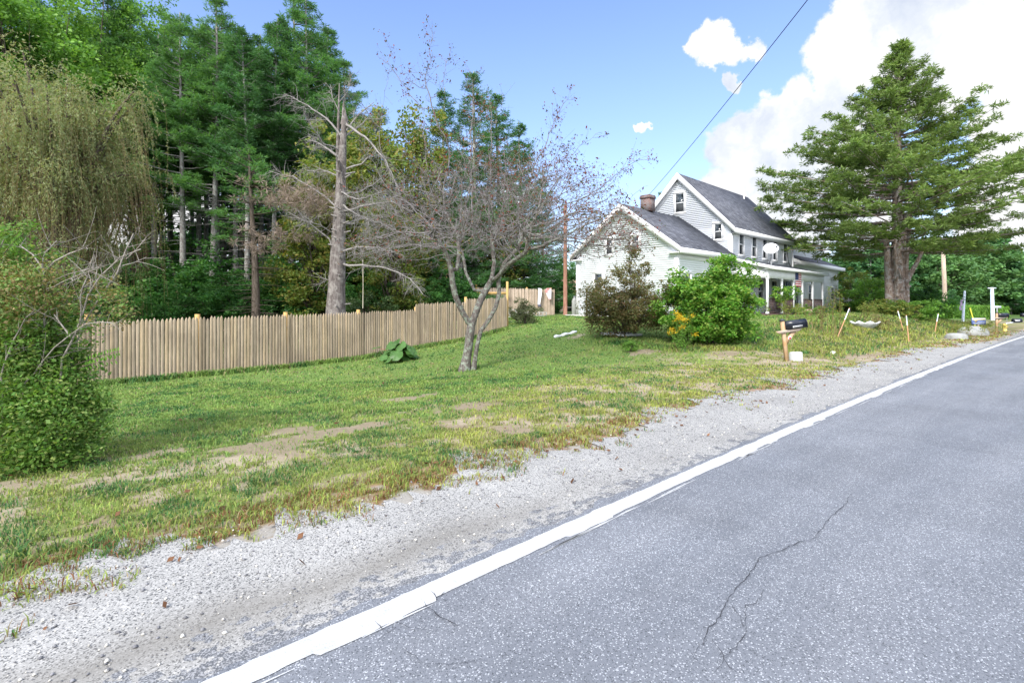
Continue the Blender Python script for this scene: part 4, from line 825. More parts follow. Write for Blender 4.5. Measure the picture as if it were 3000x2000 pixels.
# stakes with pale blue-white tops
ST = mat('stake_orange_wood', (.50, .24, .14), .8, .2, ((.42, .28, .18), .6)); SP = mat('stake_paint', (.66, .76, .80), .6, .3)
SK = [(2452, 992, 2489, 902, .55, 'stake leaning over, left of the stone planter'), (2648, 973, 2630, 909, .42, 'stake right of the big trunk, behind another stake'), (2663, 1002, 2655, 923, .40, 'nearest upright stake on the bank'), (2738, 980, 2749, 918, .40, 'stake on the bank between the tree and the pale pole')]
for (bx, by, tx, ty, fr, lb) in SK:
    b = gp(bx, by); Zb = b.y; tp = Vector(((tx-1500)/1500*Zb, Zb, EYE+(893-ty)/1500*Zb)); t = thing('survey_stake', 'orange wooden '+lb, 'stake', b, 0, 'marker stakes along the bank'); v = tp-b
    g = Geo(); g.tube([tuple(-v*.05), tuple(v*.62)], .021, 4); g.build('shaft', ST, t); g = Geo(); g.tube([tuple(v*.62), tuple(v*.97)], .0215, 4); g.build('painted_top', SP, t); g = Geo(); g.tube([tuple(v*.97), tuple(v)], .023, 4); g.build('tip', ST, t)
# far roadside: pole, flagpole, sign, poles, mailboxes, hydrant
def at(px, Zd): q = pw(px, 900, Zd); return on(q.x, q.y)
p = at(2767, 44); t = thing('utility_pole', 'pale bare wooden pole beyond the big tree by the road', 'pole', p); hh = EYE+(893-735)/1500*44-p.z
g = Geo(); g.tube([(0, 0, -.3), (0, 0, hh/2), (-.12, 0, hh)], [.19, .165, .14], 12); g.build('shaft', PALEP, t); g = Geo()
g.tube([(-.12, 0, hh), (-.12, 0, hh+.06)], [.15, .11], 12); g.build('cap', MET, t); g = Geo(); g.tube([(.17, -.05, .2), (.15, -.05, 1.4)], .03, 6); g.build('ground_wire_cover', MET, t)
WP = mat('white_pole', (.68, .76, .86), .4, .4)
p = at(2820, 37); zt = EYE+(893-854)/1500*37-p.z; t = thing('flagpole', 'short white flagpole with a small faded flag drooping by the road', 'flagpole', p); g = Geo(); g.tube([(0, 0, -.1), (.16, 0, zt)], [.085, .06], 10); g.build('pole', WP, t); g = Geo(); g.tube([(.16, 0, zt), (.16, 0, zt+.06)], [.06, .03], 10); g.build('finial', WP, t)
g = Geo(); g.cards(np.array([(-.02-.02*k, -.03*math.sin(k*2.), zt-.5-.11*k) for k in range(8)]), np.array([(.14+.02*math.sin(k), .03, 0) for k in range(8)]), np.array([(.0, 0, .09)]*8)); g.build('faded_flag', mat('faded_pink', (.60, .38, .52), .9, .1, ((.2, .25, .5), .9), None, 0, 3), t)
p = at(2867, 29.5); t = thing('painted_sign', 'blue and cream painted sign board on a short post by the road', 'sign', p, .0)
zc = EYE+(893-941)/1500*29.5-p.z; g = Geo(); g.box((-.4, -.02, zc-.19), (.4, .02, zc+.19)); b1 = g.build('board', mat('sign_blue', (.10, .16, .42), .6, .3, ((.16, .22, .5), .5)), t)
g = Geo(); g.box((-.38, -.026, zc+.05), (.38, -.0205, zc+.18)); g.build('upper_band', mat('sign_cream', (.66, .62, .46), .7, .2), b1); g = Geo(); g.tube([(-.18, -.027, zc+.04), (-.18, -.03, zc+.04)], [.09, .09], 16); g.build('emblem', mat('sign_emblem', (.5, .4, .25), .7, .2), b1)
g = Geo(); g.box((-.05, -.026, zc-.045), (.34, -.021, zc-.02)); g.box((-.34, -.026, zc-.115), (.34, -.021, zc-.09)); g.box((-.3, -.026, zc-.155), (.3, -.021, zc-.14)); g.build('lettering', mat('sign_letters', (.45, .5, .62), .7, .2), b1)
g = Geo(); g.box((-.06, -.04, -.2), (.0, .02, zc-.19)); g.build('post', PALEP, t)
p = at(2862, 31); q = EYE+(893-902)/1500*31-p.z; g = Geo(); g.tube([(.0, 0, -.1), (-.42, 0, q)], .035, 6); o = g.build('yellow_stake', mat('yellow_stake_paint', (.55, .55, .06), .6, .3)); o.location = p; tag(o, 'tilted yellow green stake behind the blue sign', 'stake')
p = at(2909, 52); q = EYE+(893-842)/1500*52-p.z; t = thing('utility_pole', 'thin white metal sheathed pole with a small crossbar farthest along the road', 'pole', p); g = Geo(); g.tube([(0, 0, -.1), (-.1, 0, q)], [.16, .13], 10); g.build('shaft', WP, t); g = Geo(); g.box((-.5, -.05, q-.12), (.3, .05, q-.02)); g.build('crossbar', WP, t)
p = at(2921, 48); q = EYE+(893-900)/1500*48-p.z; t = thing('street_sign', 'small pale street name blade on a thin post behind the far mailbox', 'sign', p); g = Geo(); g.tube([(0, 0, -.1), (0, 0, q)], .05, 6); g.build('post', MET, t); g = Geo(); g.box((-.35, -.02, q-.08), (.38, .02, q+.12)); g.build('blade', mat('sign_pale', (.55, .58, .72), .5, .3), t)
p = at(2920, 29); mailbox(p, .05, 'dark mailbox on a wooden post beside the orange reflector far down the road', False, 0, None, False, 1.0)
p = at(2950, 33); q = EYE+(893-925)/1500*33-p.z; t = thing('road_reflector', 'round orange reflector on a thin post by the far mailbox', 'reflector', p); g = Geo(); g.tube([(0, 0, 0), (0, 0, q-.1)], .015, 6); g.build('post', MET, t); g = Geo(); g.tube([(0, -.02, q), (0, .02, q)], [.11, .11], 14); g.build('disc', mat('orange_reflector', (.75, .30, .12), .4, .4), t)
p = at(2972, 31); t = thing('mailbox', 'low dark mailbox on a curved white metal arm near the yellow hydrant', 'mailbox', p); q = EYE+(893-940)/1500*31-p.z
g = Geo(); g.tube([(-.62, 0, 0), (-.62, 0, .25), (-.5, 0, q-.15), (-.2, 0, q-.10), (.35, 0, q-.08)], .03, 8); g.build('arm', WP, t); prof = [(-.1, 0), (.1, 0), (.1, .12)]+[(.1*math.cos(a), .12+.1*math.sin(a)) for a in np.linspace(.3, 2.84, 7)]+[(-.1, .12)]
g = Geo(); g.prism([(-.1, a, q-.08+b) for a, b in prof], (.5, 0, 0)); bb = g.build('box', MATS['mailbox_black'], t); g = Geo(); g.box((-.05, -.108, q-.02), (.24, -.102, q+.06)); g.build('plate', MATS['plate_silver'], bb)
p = at(2944, 30); t = thing('hydrant', 'stubby yellow hydrant under the curved white arm by the road', 'hydrant', p); HY = mat('hydrant_yellow', (.72, .52, .16), .5, .4)
g = Geo(); g.tube([(0, 0, 0), (0, 0, .04), (0, 0, .05), (0, 0, .34), (0, 0, .35), (0, 0, .42), (0, 0, .47)], [.13, .13, .09, .09, .12, .09, .03], 14); g.build('barrel', HY, t); g = Geo(); g.tube([(-.16, 0, .26), (.16, 0, .26)], .045, 10); g.tube([(0, 0, .26), (0, -.14, .26)], .055, 10); g.build('nozzle', HY, t)
p = at(3005, 30); t = thing('mailbox', 'dark mailbox at the right edge of the picture on two crossed legs', 'mailbox', p); g = Geo(); g.tube([(-.1, 0, 0), (.05, 0, .9)], .03, 6); g.tube([(.2, 0, 0), (.0, 0, .9)], .03, 6); g.build('legs', PALEP, t)
g = Geo(); g.prism([(-.25, a, .85+b) for a, b in prof], (.5, 0, 0)); g.build('box', MATS['mailbox_black'], t)
# ------------------------------------------------------------------ vegetation
def chains(pos, par, rad):
    n = len(pos); ch = [[] for _ in range(n)]
    for i in range(n):
        if par[i] >= 0: ch[par[i]].append(i)
    out = []; roots = [i for i in range(n) if par[i] < 0]; st = [(None, r) for r in roots]
    while st:
        p, i = st.pop(); c = [p] if p is not None else []; c.append(i)
        while ch[i]:
            k = sorted(ch[i], key=lambda q: -rad[q]); st += [(i, q) for q in k[1:]]; i = k[0]; c.append(i)
        out.append(c)
    return out
def colonise(stems, attr, step, infl, kill, iters, bias=(0, 0, 0), seed=0):
    """grow branches from stem polylines towards attractor points"""
    pos, par = [], []
    for s_, parent in stems:
        last = parent
        for q in s_: pos.append(q); par.append(last); last = len(pos)-1
    pos = [np.array(p, float) for p in pos]; P = np.array(pos); Aq = attr.copy(); r = rng(seed)
    best = np.full(len(Aq), 1e9); bi = np.zeros(len(Aq), int); new = np.arange(len(P)); used = {}
    for it in range(iters):
        if len(Aq) == 0: break
        d = np.linalg.norm(Aq[:, None]-P[new][None], axis=2); m = d.min(1); am = new[d.argmin(1)]; u = m < best; best[u] = m[u]; bi[u] = am[u]
        k = best > kill; Aq, best, bi = Aq[k], best[k], bi[k]
        act = best < infl
        if not act.any(): break
        D_ = unit(Aq[act]-P[bi[act]]); ids = bi[act]; uq, inv = np.unique(ids, return_inverse=True); acc = np.zeros((len(uq), 3)); np.add.at(acc, inv, D_)
        d_ = unit(unit(acc)+np.array(bias)+r.normal(0, .12, acc.shape)); ok = []
        for q, (i, dd) in enumerate(zip(uq, d_)):
            kx = used.get(i, 0)
            if kx > 3: continue
            used[i] = kx+1; ok.append(q)
        if not ok: break
        nw = P[uq[ok]]+d_[ok]*step; s0 = len(P); P = np.vstack([P, nw]); par += list(uq[ok]); new = np.arange(s0, len(P))
    return P, par
def pipe_radii(P, par, tip, ex=2.3, fixed=None):
    n = len(P); a = np.zeros(n); has = np.zeros(n, bool)
    for i in range(n-1, -1, -1):
        if not has[i]: a[i] = tip**ex
        if par[i] >= 0: a[par[i]] += a[i]; has[par[i]] = True
    return a**(1/ex)
def emit_tree(P, par, R, gtrunk, gbr, thick, sides=7):
    for c in chains(P, par, R):
        if len(c) < 2: continue
        p = P[c]; r_ = R[c].copy()
        if len(c) > 2 and par[c[1]] == c[0]: r_[0] = min(r_[0], r_[1]*1.15)
        big = r_ > thick
        if big.any():
            k = int(np.argmin(big)) if not big.all() else len(c)
            k = max(k, 1); 
            if k >= 2: gtrunk.tubes(p[:k+1][None] if k < len(c) else p[None], (r_[:k+1] if k < len(c) else r_)[None], sides)
            if k < len(c)-1: gbr.tubes(p[k:][None], r_[k:][None], 4)
            elif k < 2: gbr.tubes(p[None], r_[None], 4)
        else: gbr.tubes(p[None], r_[None], 4)

def leafcards(r, c, size, aspect=.5, up=.5, jit=.4, down=0.0):
    n = len(c); d = rdir(r, n); d[:, 2] = d[:, 2]*(1-up)-down; d = unit(d); nrm = unit(rdir(r, n)*.9+np.array([0, 0, up*1.6])); v = unit(np.cross(nrm, d)); s = size*(1+jit*r.normal(size=n))[:, None].clip(.4, 2)
    return d*s, v*s*aspect
# ---- bare crab apple in the middle of the lawn
BARKA = barkmat('lichen_bark', (.085, .072, .066), (.20, .18, .165), 9, (.26, .29, .245)); TWG = barkmat('twig_bark', (.12, .105, .10), (.27, .25, .245), 12, (.25, .235, .25), .2)
b0 = gp(1362, 1086); Zt = b0.y
def cp(px, py, dz=0):       # local coordinates of the crab apple, depth offset dz
    q = pw(px, py, Zt+dz); return np.array([q.x-b0.x, q.y-b0.y, q.z-b0.z])
def poly(pts, step=.16):
    pts = [np.array(p) for p in pts]; out = [pts[0]]
    for a, b in zip(pts[:-1], pts[1:]):
        k = max(1, int(np.linalg.norm(b-a)/step)); out += [a+(b-a)*(i+1)/k for i in range(k)]
    return out
crab = thing('crab_apple_tree', 'nearly bare crab apple tree with lichened twin trunks and sparse red leaves on the lawn', 'tree', b0)
S0 = poly([cp(1360, 1095), cp(1365, 1060), cp(1372, 1020), cp(1376, 985), cp(1380, 955)])
S0b = poly([cp(1386, 1088), cp(1392, 1050), cp(1398, 1010), cp(1408, 970, .05), cp(1430, 940, .1), cp(1452, 900, .15), cp(1462, 860, .2), cp(1460, 820, .2), cp(1478, 770, .1), cp(1520, 725, 0)])
SL = poly([S0[-1], cp(1355, 915, -.1), cp(1335, 870, -.2), cp(1326, 830, -.25), cp(1322, 790, -.3), cp(1308, 745, -.4), cp(1285, 705, -.6)])
SL2 = poly([SL[int(len(SL)*.65)], cp(1338, 790, -.2), cp(1345, 745, .1), cp(1342, 690, .4)])
SM = poly([S0[-1], cp(1396, 910, .1), cp(1412, 870, .3), cp(1440, 820, .5), cp(1448, 770, .7), cp(1440, 700, .9)])
SM2 = poly([SM[int(len(SM)*.35)], cp(1390, 850, .6), cp(1365, 800, 1.0), cp(1355, 740, 1.4)])
SM3 = poly([SM[int(len(SM)*.5)], cp(1455, 815, .1), cp(1490, 775, -.4), cp(1540, 740, -.9)])
stems = []; idx = 0
def addst(pl, parent):
    global idx
    stems.append((pl, parent)); s = idx; idx += len(pl); return s
a0 = addst(S0, -1); e0 = idx-1; a1 = addst(S0b, -1); l1 = addst(SL[1:], e0); addst(SL2[1:], l1+int(len(SL)*.65)-1); m1 = addst(SM[1:], e0); addst(SM2[1:], m1+int(len(SM)*.35)-1); addst(SM3[1:], m1+int(len(SM)*.5)-1)
r = rng(11); Aq = []
c0 = cp(1450, 720)
while len(Aq) < 4200:
    d = rdir(r, 1)[0]; q = r.random()**.38; x = d[0]*q; y = d[1]*q; z = abs(d[2])*q
    if z < .10 or x*x+y*y > .93: continue
    p = c0+np.array([x*(4.35 if x > 0 else 4.15), y*3.5, z*2.75-.25-.65*(x*x+y*y)+(.35*x if x > 0 else 0)]); Aq.append(p)
def shoot(pts, k, w):
    pl = np.array(poly(pts, .1)); i = r.integers(0, len(pl), k); t = i/len(pl); return pl[i]+r.normal(0, 1, (k, 3))*w*(1.05-t)[:, None]
SH = [([cp(1265, 560, -.2), cp(1262, 400, -.1), cp(1240, 250, 0), cp(1262, 140, 0), cp(1268, 65, 0)], 60, .26), ([cp(1262, 400, 0), cp(1180, 230, .1), cp(1110, 165, .1)], 26, .16), ([cp(1265, 330), cp(1310, 180), cp(1330, 130)], 24, .14),
      ([cp(1330, 540, .5), cp(1370, 380, .6), cp(1385, 220, .7), cp(1365, 200, .7)], 46, .26), ([cp(1380, 400, .4), cp(1430, 280, .4)], 24, .2), ([cp(1440, 560, .2), cp(1440, 400, .2), cp(1478, 270, .2)], 40, .2), ([cp(1570, 620, -.3), cp(1600, 430, -.3), cp(1640, 300, -.3), cp(1690, 285, -.3)], 60, .24),
      ([cp(1600, 620, .3), cp(1680, 440, .3), cp(1760, 385, .3)], 44, .2), ([cp(1650, 640, -.5), cp(1780, 540, -.6), cp(1860, 460, -.6), cp(1945, 470, -.6)], 60, .20), ([cp(1660, 660, .5), cp(1800, 590, .5), cp(1900, 545, .5)], 40, .2), ([cp(1650, 700, 0), cp(1760, 690, 0), cp(1840, 700, 0)], 40, .16),
      ([cp(1560, 700, -.8), cp(1680, 720, -1.0), cp(1760, 770, -1.1)], 30, .12), ([cp(1190, 640, -.3), cp(1090, 600, -.3), cp(1000, 560, -.3)], 40, .2), ([cp(1180, 600, .5), cp(1090, 470, .6), cp(1120, 310, .6), cp(1150, 150, .5)], 50, .14), ([cp(1240, 720, 0), cp(1130, 730, 0), cp(1060, 760, 0)], 36, .15)]
Aq = np.vstack([np.array(Aq)]+[shoot(a_, int(k_*1.5), w_*1.25) for a_, k_, w_ in SH])
P, par = colonise(stems, Aq, .13, 1.1, .15, 120, (0, 0, .0), 2)
R = pipe_radii(P, par, .0042, 2.15); nst = idx
R = np.minimum(R, .125)
# flare at the foot
for i in range(nst):
    hgt = P[i][2]; 
    if hgt < .35: R[i] *= 1+.55*(1-max(hgt, 0)/.35)
gt, gb = Geo(), Geo(); emit_tree(P, par, R, gt, gb, .022, 8); gt.build('trunk', BARKA, crab, True)
# short fine twigs along the thin branches
thin = np.where(R < .011)[0]; thin = thin[thin >= nst]; r = rng(12)
def twigs(base, n, lo, hi, r, k=4, up=.15, rad=.0034):
    i = r.integers(0, len(base), n); b = base[i]; cen = np.array(c0); d = unit(rdir(r, n)+unit(b-cen)*.7+np.array([0, 0, up])); l = r.uniform(lo, hi, n)[:, None]
    w = rdir(r, n)*.25; t = np.linspace(0, 1, k)[None, :, None]; Pt = b[:, None]+d[:, None]*l[:, None]*t+w[:, None]*l[:, None]*t*t; Rt = rad*np.linspace(1, .45, k)[None]*np.ones((n, 1)); return Pt, Rt
Pt, Rt = twigs(P[thin], 4600, .12, .5, r); gb.tubes(Pt, Rt, 3); ends = Pt[:, -1]
Pt2, Rt2 = twigs(Pt.reshape(-1, 3), 5600, .06, .24, r, 3, .1, .0028); gb.tubes(Pt2, Rt2, 3); gb.build('branches', TWG, crab)
E = np.vstack([ends, Pt2[:, -1]]); hi_ = E[:, 2]+b0.z; pr = .12+.55*sst(4.2, 6.0, hi_)+.35*sst(1.2, 3.6, E[:, 0])*sst(2.4, 3.6, hi_); E1 = E[r.random(len(E)) < pr*.9]
E1 = np.repeat(E1, 3, 0)+r.normal(0, .045, (len(E1)*3, 3)); u, v = leafcards(r, E1, .034, .42, .1, .3, .3)
G = Geo(); G.cards(E1, u, v); G.build('leaves', leafmat('red_leaves', [(.20, .05, .04), (.28, .08, .05), (.13, .045, .05), (.22, .13, .04), (.08, .10, .035)], .3), crab)
E2 = P[thin][r.random(len(thin)) < .10]+r.normal(0, .03, (1, 3)); G = Geo(); oc = np.array([(1,0,0),(0,1,0),(-1,0,0),(0,-1,0),(0,0,1),(0,0,-1)], float)*.008
E2 = E2+r.normal(0, .04, E2.shape); V = (E2[:, None]+oc[None]); F = np.array([(0,1,4),(1,2,4),(2,3,4),(3,0,4),(1,0,5),(2,1,5),(3,2,5),(0,3,5)]); G.add(V.reshape(-1, 3), None, (np.arange(len(E2))[:, None, None]*6+F[None]).reshape(-1, 3)); G.build('crab_apples', mat('crab_fruit', (.30, .03, .09), .4, .4), crab)

# ---- conifers
NEED = leafmat('pine_needles', [(.085, .215, .065), (.120, .270, .075), (.150, .300, .085), (.095, .225, .085)], .45, .5, (.35, .8))
NEED2 = leafmat('pine_needles_dark', [(.060, .165, .060), (.080, .205, .070), (.105, .235, .075)], .4, .5, (.35, .65))
NEEDC = leafmat('cedar_sprays', [(.125, .215, .055), (.175, .275, .07), (.22, .31, .08), (.145, .20, .065)], .38, .5, (.5, .7))
BARKP = barkmat('pine_bark', (.15, .135, .13), (.32, .30, .29), 5, (.34, .35, .33)); BARKD = barkmat('dead_wood', (.20, .185, .175), (.36, .34, .33), 8); BARKC = barkmat('cedar_bark', (.15, .105, .085), (.33, .27, .23), 5, (.34, .32, .31))
BRK = barkmat('brown_bark', (.08, .065, .05), (.16, .13, .11), 6)
def conifer(name, label, cat, loc, H_, cb, Rm, seed, nwh=26, per=4.6, mat_=None, r0=.24, tuft=15, tl=.20, group=None, lean=0, prof=None, dead=26, flat=.45, dens=1.0, rise=.25, bark=None, tw=.10, drp=0.0, stubs=True, crownname='crown'):
    t = thing(name, label, cat, loc, 0, group); r = rng(seed); gt, gc, gbx = Geo(), Geo(), Geo()
    zz = np.linspace(-.4, H_, 14); bend = .25*np.sin(zz/H_*3+seed)*(zz/H_); gt.tubes(np.stack([bend+lean*zz, .5*bend, zz], -1)[None], (r0*(1-zz/H_*.86).clip(.1, 1.1))[None], 8)
    C, BR, BRr = [], [], []; prof = prof or (lambda q: (1-q)**.75*(.55+.45*np.minimum(1, q*5)))
    for wv in range(nwh):
        q = (wv+r.random()*.6)/nwh; z = H_*(cb+(1-cb)*q*.985); L_ = Rm*prof(q)
        k = max(2, int(per+r.normal(0, 1)))
        for b in range(k):
            if r.random() < (.10 if not dead or not stubs else .10+.62*max(0, 1-q*3.2)): continue
            az = r.random()*6.283; l = L_*r.uniform(.5, 1.12)+.15; tt = np.linspace(0, 1, 6); bx = np.interp(z, zz, bend)+lean*z
            h = rise*l*(tt**1.8)*(0.5+1.2*q)+.10*l*tt*(q*2-.6)-drp*l*tt**2*(1-q); w_ = az+.25*r.normal()*tt
            Pb = np.stack([bx+np.cos(w_)*l*tt, .5*np.interp(z, zz, bend)+np.sin(w_)*l*tt, z+h], -1); BR.append(Pb); BRr.append(np.linspace(.03+.006*l, .008, 6))
            nt = max(3, int(l*4.2*dens)); tp = r.uniform(.22, 1.02, nt)**.8; base_ = np.stack([np.interp(tp, tt, Pb[:, i]) for i in range(3)], -1)
            side = np.array([-np.sin(az), np.cos(az), 0]); off = (r.uniform(-1, 1, nt)*(.42*l*(1.06-tp)+.12))[:, None]; fw = np.array([np.cos(az), np.sin(az), 0])*np.abs(off)*.6
            C.append(base_+side*off+fw+r.normal(0, .06, (nt, 3))+np.array([0, 0, 1])*np.abs(off)*.12)
    C = np.vstack(C); n = len(C); nn_ = n*tuft; cc = np.repeat(C, tuft, 0); d = rdir(r, nn_); d[:, 2] = d[:, 2]*flat+.22-drp*.8; d = unit(d); L2 = tl*(.7+.5*r.random(nn_))[:, None]
    v = unit(np.cross(d, rdir(r, nn_))); gc.cards(cc+d*L2*.8+r.normal(0, .05, (nn_, 3)), d*L2*.62, v*L2*tw)
    gbx.tubes(np.array(BR), np.array(BRr), 3)
    if stubs:
        k = dead; z = H_*r.uniform(.12, cb+.06, k); az = r.random(k)*6.28; l = r.uniform(.4, 1.7, k); tt = np.linspace(0, 1, 4)
        Pd = np.stack([np.interp(z, zz, bend)[:, None]+lean*z[:, None]+np.cos(az)[:, None]*l[:, None]*tt, np.sin(az)[:, None]*l[:, None]*tt, z[:, None]+(-.12*tt**1.5+.08*tt)[None]*l[:, None]], -1); gbx.tubes(Pd, np.linspace(.018, .006, 4)[None]*np.ones((k, 1)), 3)
    gt.build('trunk', bark or BARKP, t, True); gbx.build('branches', bark or BARKP, t); gc.build(crownname, mat_ or NEED, t); return t
# ---- broadleaf trees and bushes
def broadleaf(name, label, cat, loc, H_, rx, rz, cz, seed, ncl=110, nl=110, ls=.07, cr=.55, mat_=None, r0=.16, group=None, stems_=1, asp=.55, hollow=.45, bark=None, down=0.0, twig=0, ry=None, up=.35, crownname='crown', lob=.35, spill=0.0):
    t = thing(name, label, cat, loc, 0, group); r = rng(seed); ry = ry or rx; gt, gc = Geo(), Geo()
    d = rdir(r, ncl*3); q = (hollow+(1-hollow)*r.random(ncl*3)**.5); lobf = 1+lob*np.sin(d[:, 0]*4.1+seed)*np.cos(d[:, 1]*3.7+seed*2)+.5*lob*np.sin(d[:, 2]*6+d[:, 0]*5+seed)
    C = d*q[:, None]*lobf[:, None]*np.array([rx, ry, rz])+np.array([0, 0, cz]); C = C[C[:, 2] > .12*cr][:ncl]; ncl = len(C)
    cs = cr*r.uniform(.6, 1.35, ncl); nn_ = nl*ncl; cid = np.repeat(np.arange(ncl), nl); o = rdir(r, nn_)*(r.random(nn_)**.5)[:, None]*cs[cid][:, None]; o[:, 2] *= .62
    cc = C[cid]+o; cc = cc[cc[:, 2] > .01]; u, v = leafcards(r, cc, ls, asp, up, .3, down); gc.cards(cc, u, v)
    for s_ in range(stems_):
        a = r.random()*6.28; b = np.array([np.cos(a), np.sin(a), 0])*(.22*rx if stems_ > 1 else 0)*r.random(); top = np.array([b[0]*3, b[1]*3, cz+rz*.45]); tt = np.linspace(0, 1, 7)[:, None]; gt.tubes((b*(1-tt)+top*tt+np.array([.05, .04, 0])*np.sin(tt*5+s_))[None]-np.array([0, 0, .15]), (r0*(1-.8*tt[:, 0]))[None], 7)
    nb = min(ncl, 70); sel = r.choice(ncl, nb, replace=False); tt = np.linspace(0, 1, 6)[None, :, None]; E_ = C[sel]; z0 = np.minimum(E_[:, 2]*.5, cz)*r.uniform(.3, 1, nb); B_ = np.stack([E_[:, 0]*.08, E_[:, 1]*.08, z0], -1)
    Pb = B_[:, None]*(1-tt)+E_[:, None]*tt; Pb[:, :, 2] += (.12*rz*np.sin(tt*np.pi))[:, :, 0]; gt.tubes(Pb, (r0*.34*(1-.82*tt[:, :, 0]))*np.ones((nb, 1)), 4)
    if twig:
        i = r.integers(0, ncl, twig); b = C[i]; dd = unit(unit(b-np.array([0, 0, cz*.5]))+rdir(r, twig)*.6); l = r.uniform(.3, 1.0, twig)[:, None, None]*cr*1.8; tt = np.linspace(0, 1, 4)[None, :, None]; gt.tubes(b[:, None]+dd[:, None]*l*tt, .006*(1.1-tt[:, :, 0])*np.ones((twig, 1))*max(1, rx/2), 3)
    gt.build('trunk', bark or BRK, t, True); gc.build(crownname, mat_, t); return t
GR1 = leafmat('maple_green', [(0.104, 0.250, 0.046), (0.156, 0.333, 0.058), (0.208, 0.395, 0.073)], .4, .5, (.5, .65))
GR2 = leafmat('understory_green', [(0.046, 0.156, 0.042), (0.070, 0.208, 0.049), (0.114, 0.270, 0.062)], .35, .5, (.7, .55))
YG = leafmat('yellowing_green', [(.13, .21, .045), (.19, .26, .055), (.24, .28, .065), (.11, .18, .045), (.27, .24, .06)], .4, .5, (.5, .75))
OLV = leafmat('olive_brown', [(.15, .175, .065), (.19, .185, .075), (.22, .17, .08), (.12, .165, .06), (.24, .15, .08)], .3, .5, (.9, .7))
BRG = leafmat('bright_bush_green', [(0.094, 0.260, 0.038), (0.156, 0.364, 0.052), (0.250, 0.458, 0.073), (0.125, 0.312, 0.046), (0.354, 0.478, 0.104)], .4, .45, (1.3, .55))
FARG = leafmat('far_green', [(0.062, 0.177, 0.075), (0.094, 0.239, 0.094), (0.125, 0.281, 0.100)], .3, .6, (.2, .65))
WIL = leafmat('willow_leaves', [(.31, .37, .18), (.37, .40, .21), (.28, .35, .16), (.39, .37, .20), (.29, .24, .12), (.33, .40, .22)], .45, .5, (.6, .7)); WILT = mat('willow_strand', (.27, .20, .10), .8, .2)
ORD = ['first', 'second', 'third', 'fourth', 'fifth', 'sixth', 'seventh', 'eighth', 'ninth', 'tenth', 'eleventh', 'twelfth', 'thirteenth', 'fourteenth', 'fifteenth', 'sixteenth', 'seventeenth', 'eighteenth', 'nineteenth', 'twentieth', 'twenty-first', 'twenty-second', 'twenty-third', 'twenty-fourth', 'twenty-fifth', 'twenty-sixth', 'twenty-seventh', 'twenty-eighth']
# tall pine stand behind the fence
GP = 'tall pines in the stand behind the fence'
pro = [conifer('pine_tree', '', 'tree', (0, 0, 0), 21, .40, 3.8, 401, 30, 5.6, NEED, .23, 27, .21, GP, dead=60, dens=1.35), conifer('pine_tree', '', 'tree', (0, 0, 0), 22, .34, 4.1, 402, 33, 5.6, NEED, .25, 27, .22, GP, .006, dead=50, dens=1.35), conifer('pine_tree', '', 'tree', (0, 0, 0), 19, .46, 3.2, 403, 26, 5.6, NEED2, .20, 27, .21, GP, -.006, dead=60, dens=1.35)]
PN = [(-60, 30, 22.5, 0), (70, 34, 24, 1), (190, 38, 25, 1), (300, 33, 22.5, 0), (385, 37, 24, 2), (452, 33, 19.5, 2), (500, 40, 24, 1), (535, 31, 19.5, 0), (585, 37, 22, 2), (622, 31.5, 21.0, 1), (655, 41, 24, 0), (692, 34, 20, 2), (722, 31, 18.5, 2), (768, 38, 21.5, 1), (806, 33, 20.0, 2), (850, 36, 23.6, 1), (905, 34, 22.0, 0), (955, 39, 22.5, 2), (1000, 35, 18.0, 1), (470, 43, 23, 2), (560, 44, 23, 2), (605, 39, 22, 2), (640, 36, 20.5, 2), (675, 44, 23, 2), (708, 41, 22, 2), (745, 43, 23, 2), (785, 41, 21, 2), (828, 43, 22, 2)]
used = set()
for k, (px, Zd, H_, pi) in enumerate(sorted(PN)):
    q = pw(px, 900, Zd); loc = on(q.x, q.y); base_h = (21, 22, 19)[pi]; lb = 'tall pine with a bare grey trunk, %s from the left in the stand' % ORD[k]
    if pi not in used: o = pro[pi]; used.add(pi); o.location = loc; o['label'] = lb; o.scale = (H_/base_h,)*3; o.rotation_euler.z = k*1.3
    else: dup(pro[pi], loc, k*2.1, lb, H_/base_h)
# understory saplings between fence and pines
GU = 'young broadleaf trees behind the fence'
us = [broadleaf('sapling', '', 'tree', (0, 0, 0), 5, 2.3, 2.4, 2.4, 421, 120, 95, .085, .5, GR2, .06, GU, 2, .5), broadleaf('sapling', '', 'tree', (0, 0, 0), 4, 1.9, 2.0, 2.0, 422, 100, 90, .08, .45, GR2, .05, GU, 3, .5)]
UN = [(-40, 27, 1.5), (60, 29, 1.4), (150, 31, 1.3), (250, 29, 1.2), (340, 30, 1.15), (420, 27.5, .95), (470, 31, 1.2), (520, 26.5, .85), (560, 30, 1.1), (610, 27, .9), (655, 31.5, 1.2), (700, 26.5, .9), (745, 30, 1.0), (800, 27.5, .85), (840, 31, 1.1), (890, 28, 1.0), (1010, 29, 1.15)]
for k, (px, Zd, sc) in enumerate(UN):
    q = pw(px, 900, Zd); loc = on(q.x, q.y); lb = 'leafy dark green sapling between fence and pines, %s from the left' % ORD[k]
    if k < 2: o = us[k]; o.location = loc; o['label'] = lb; o.scale = (sc,)*3
    else: dup(us[k % 2], loc, k*1.7, lb, (sc*1.05, sc*1.05, sc*.84))
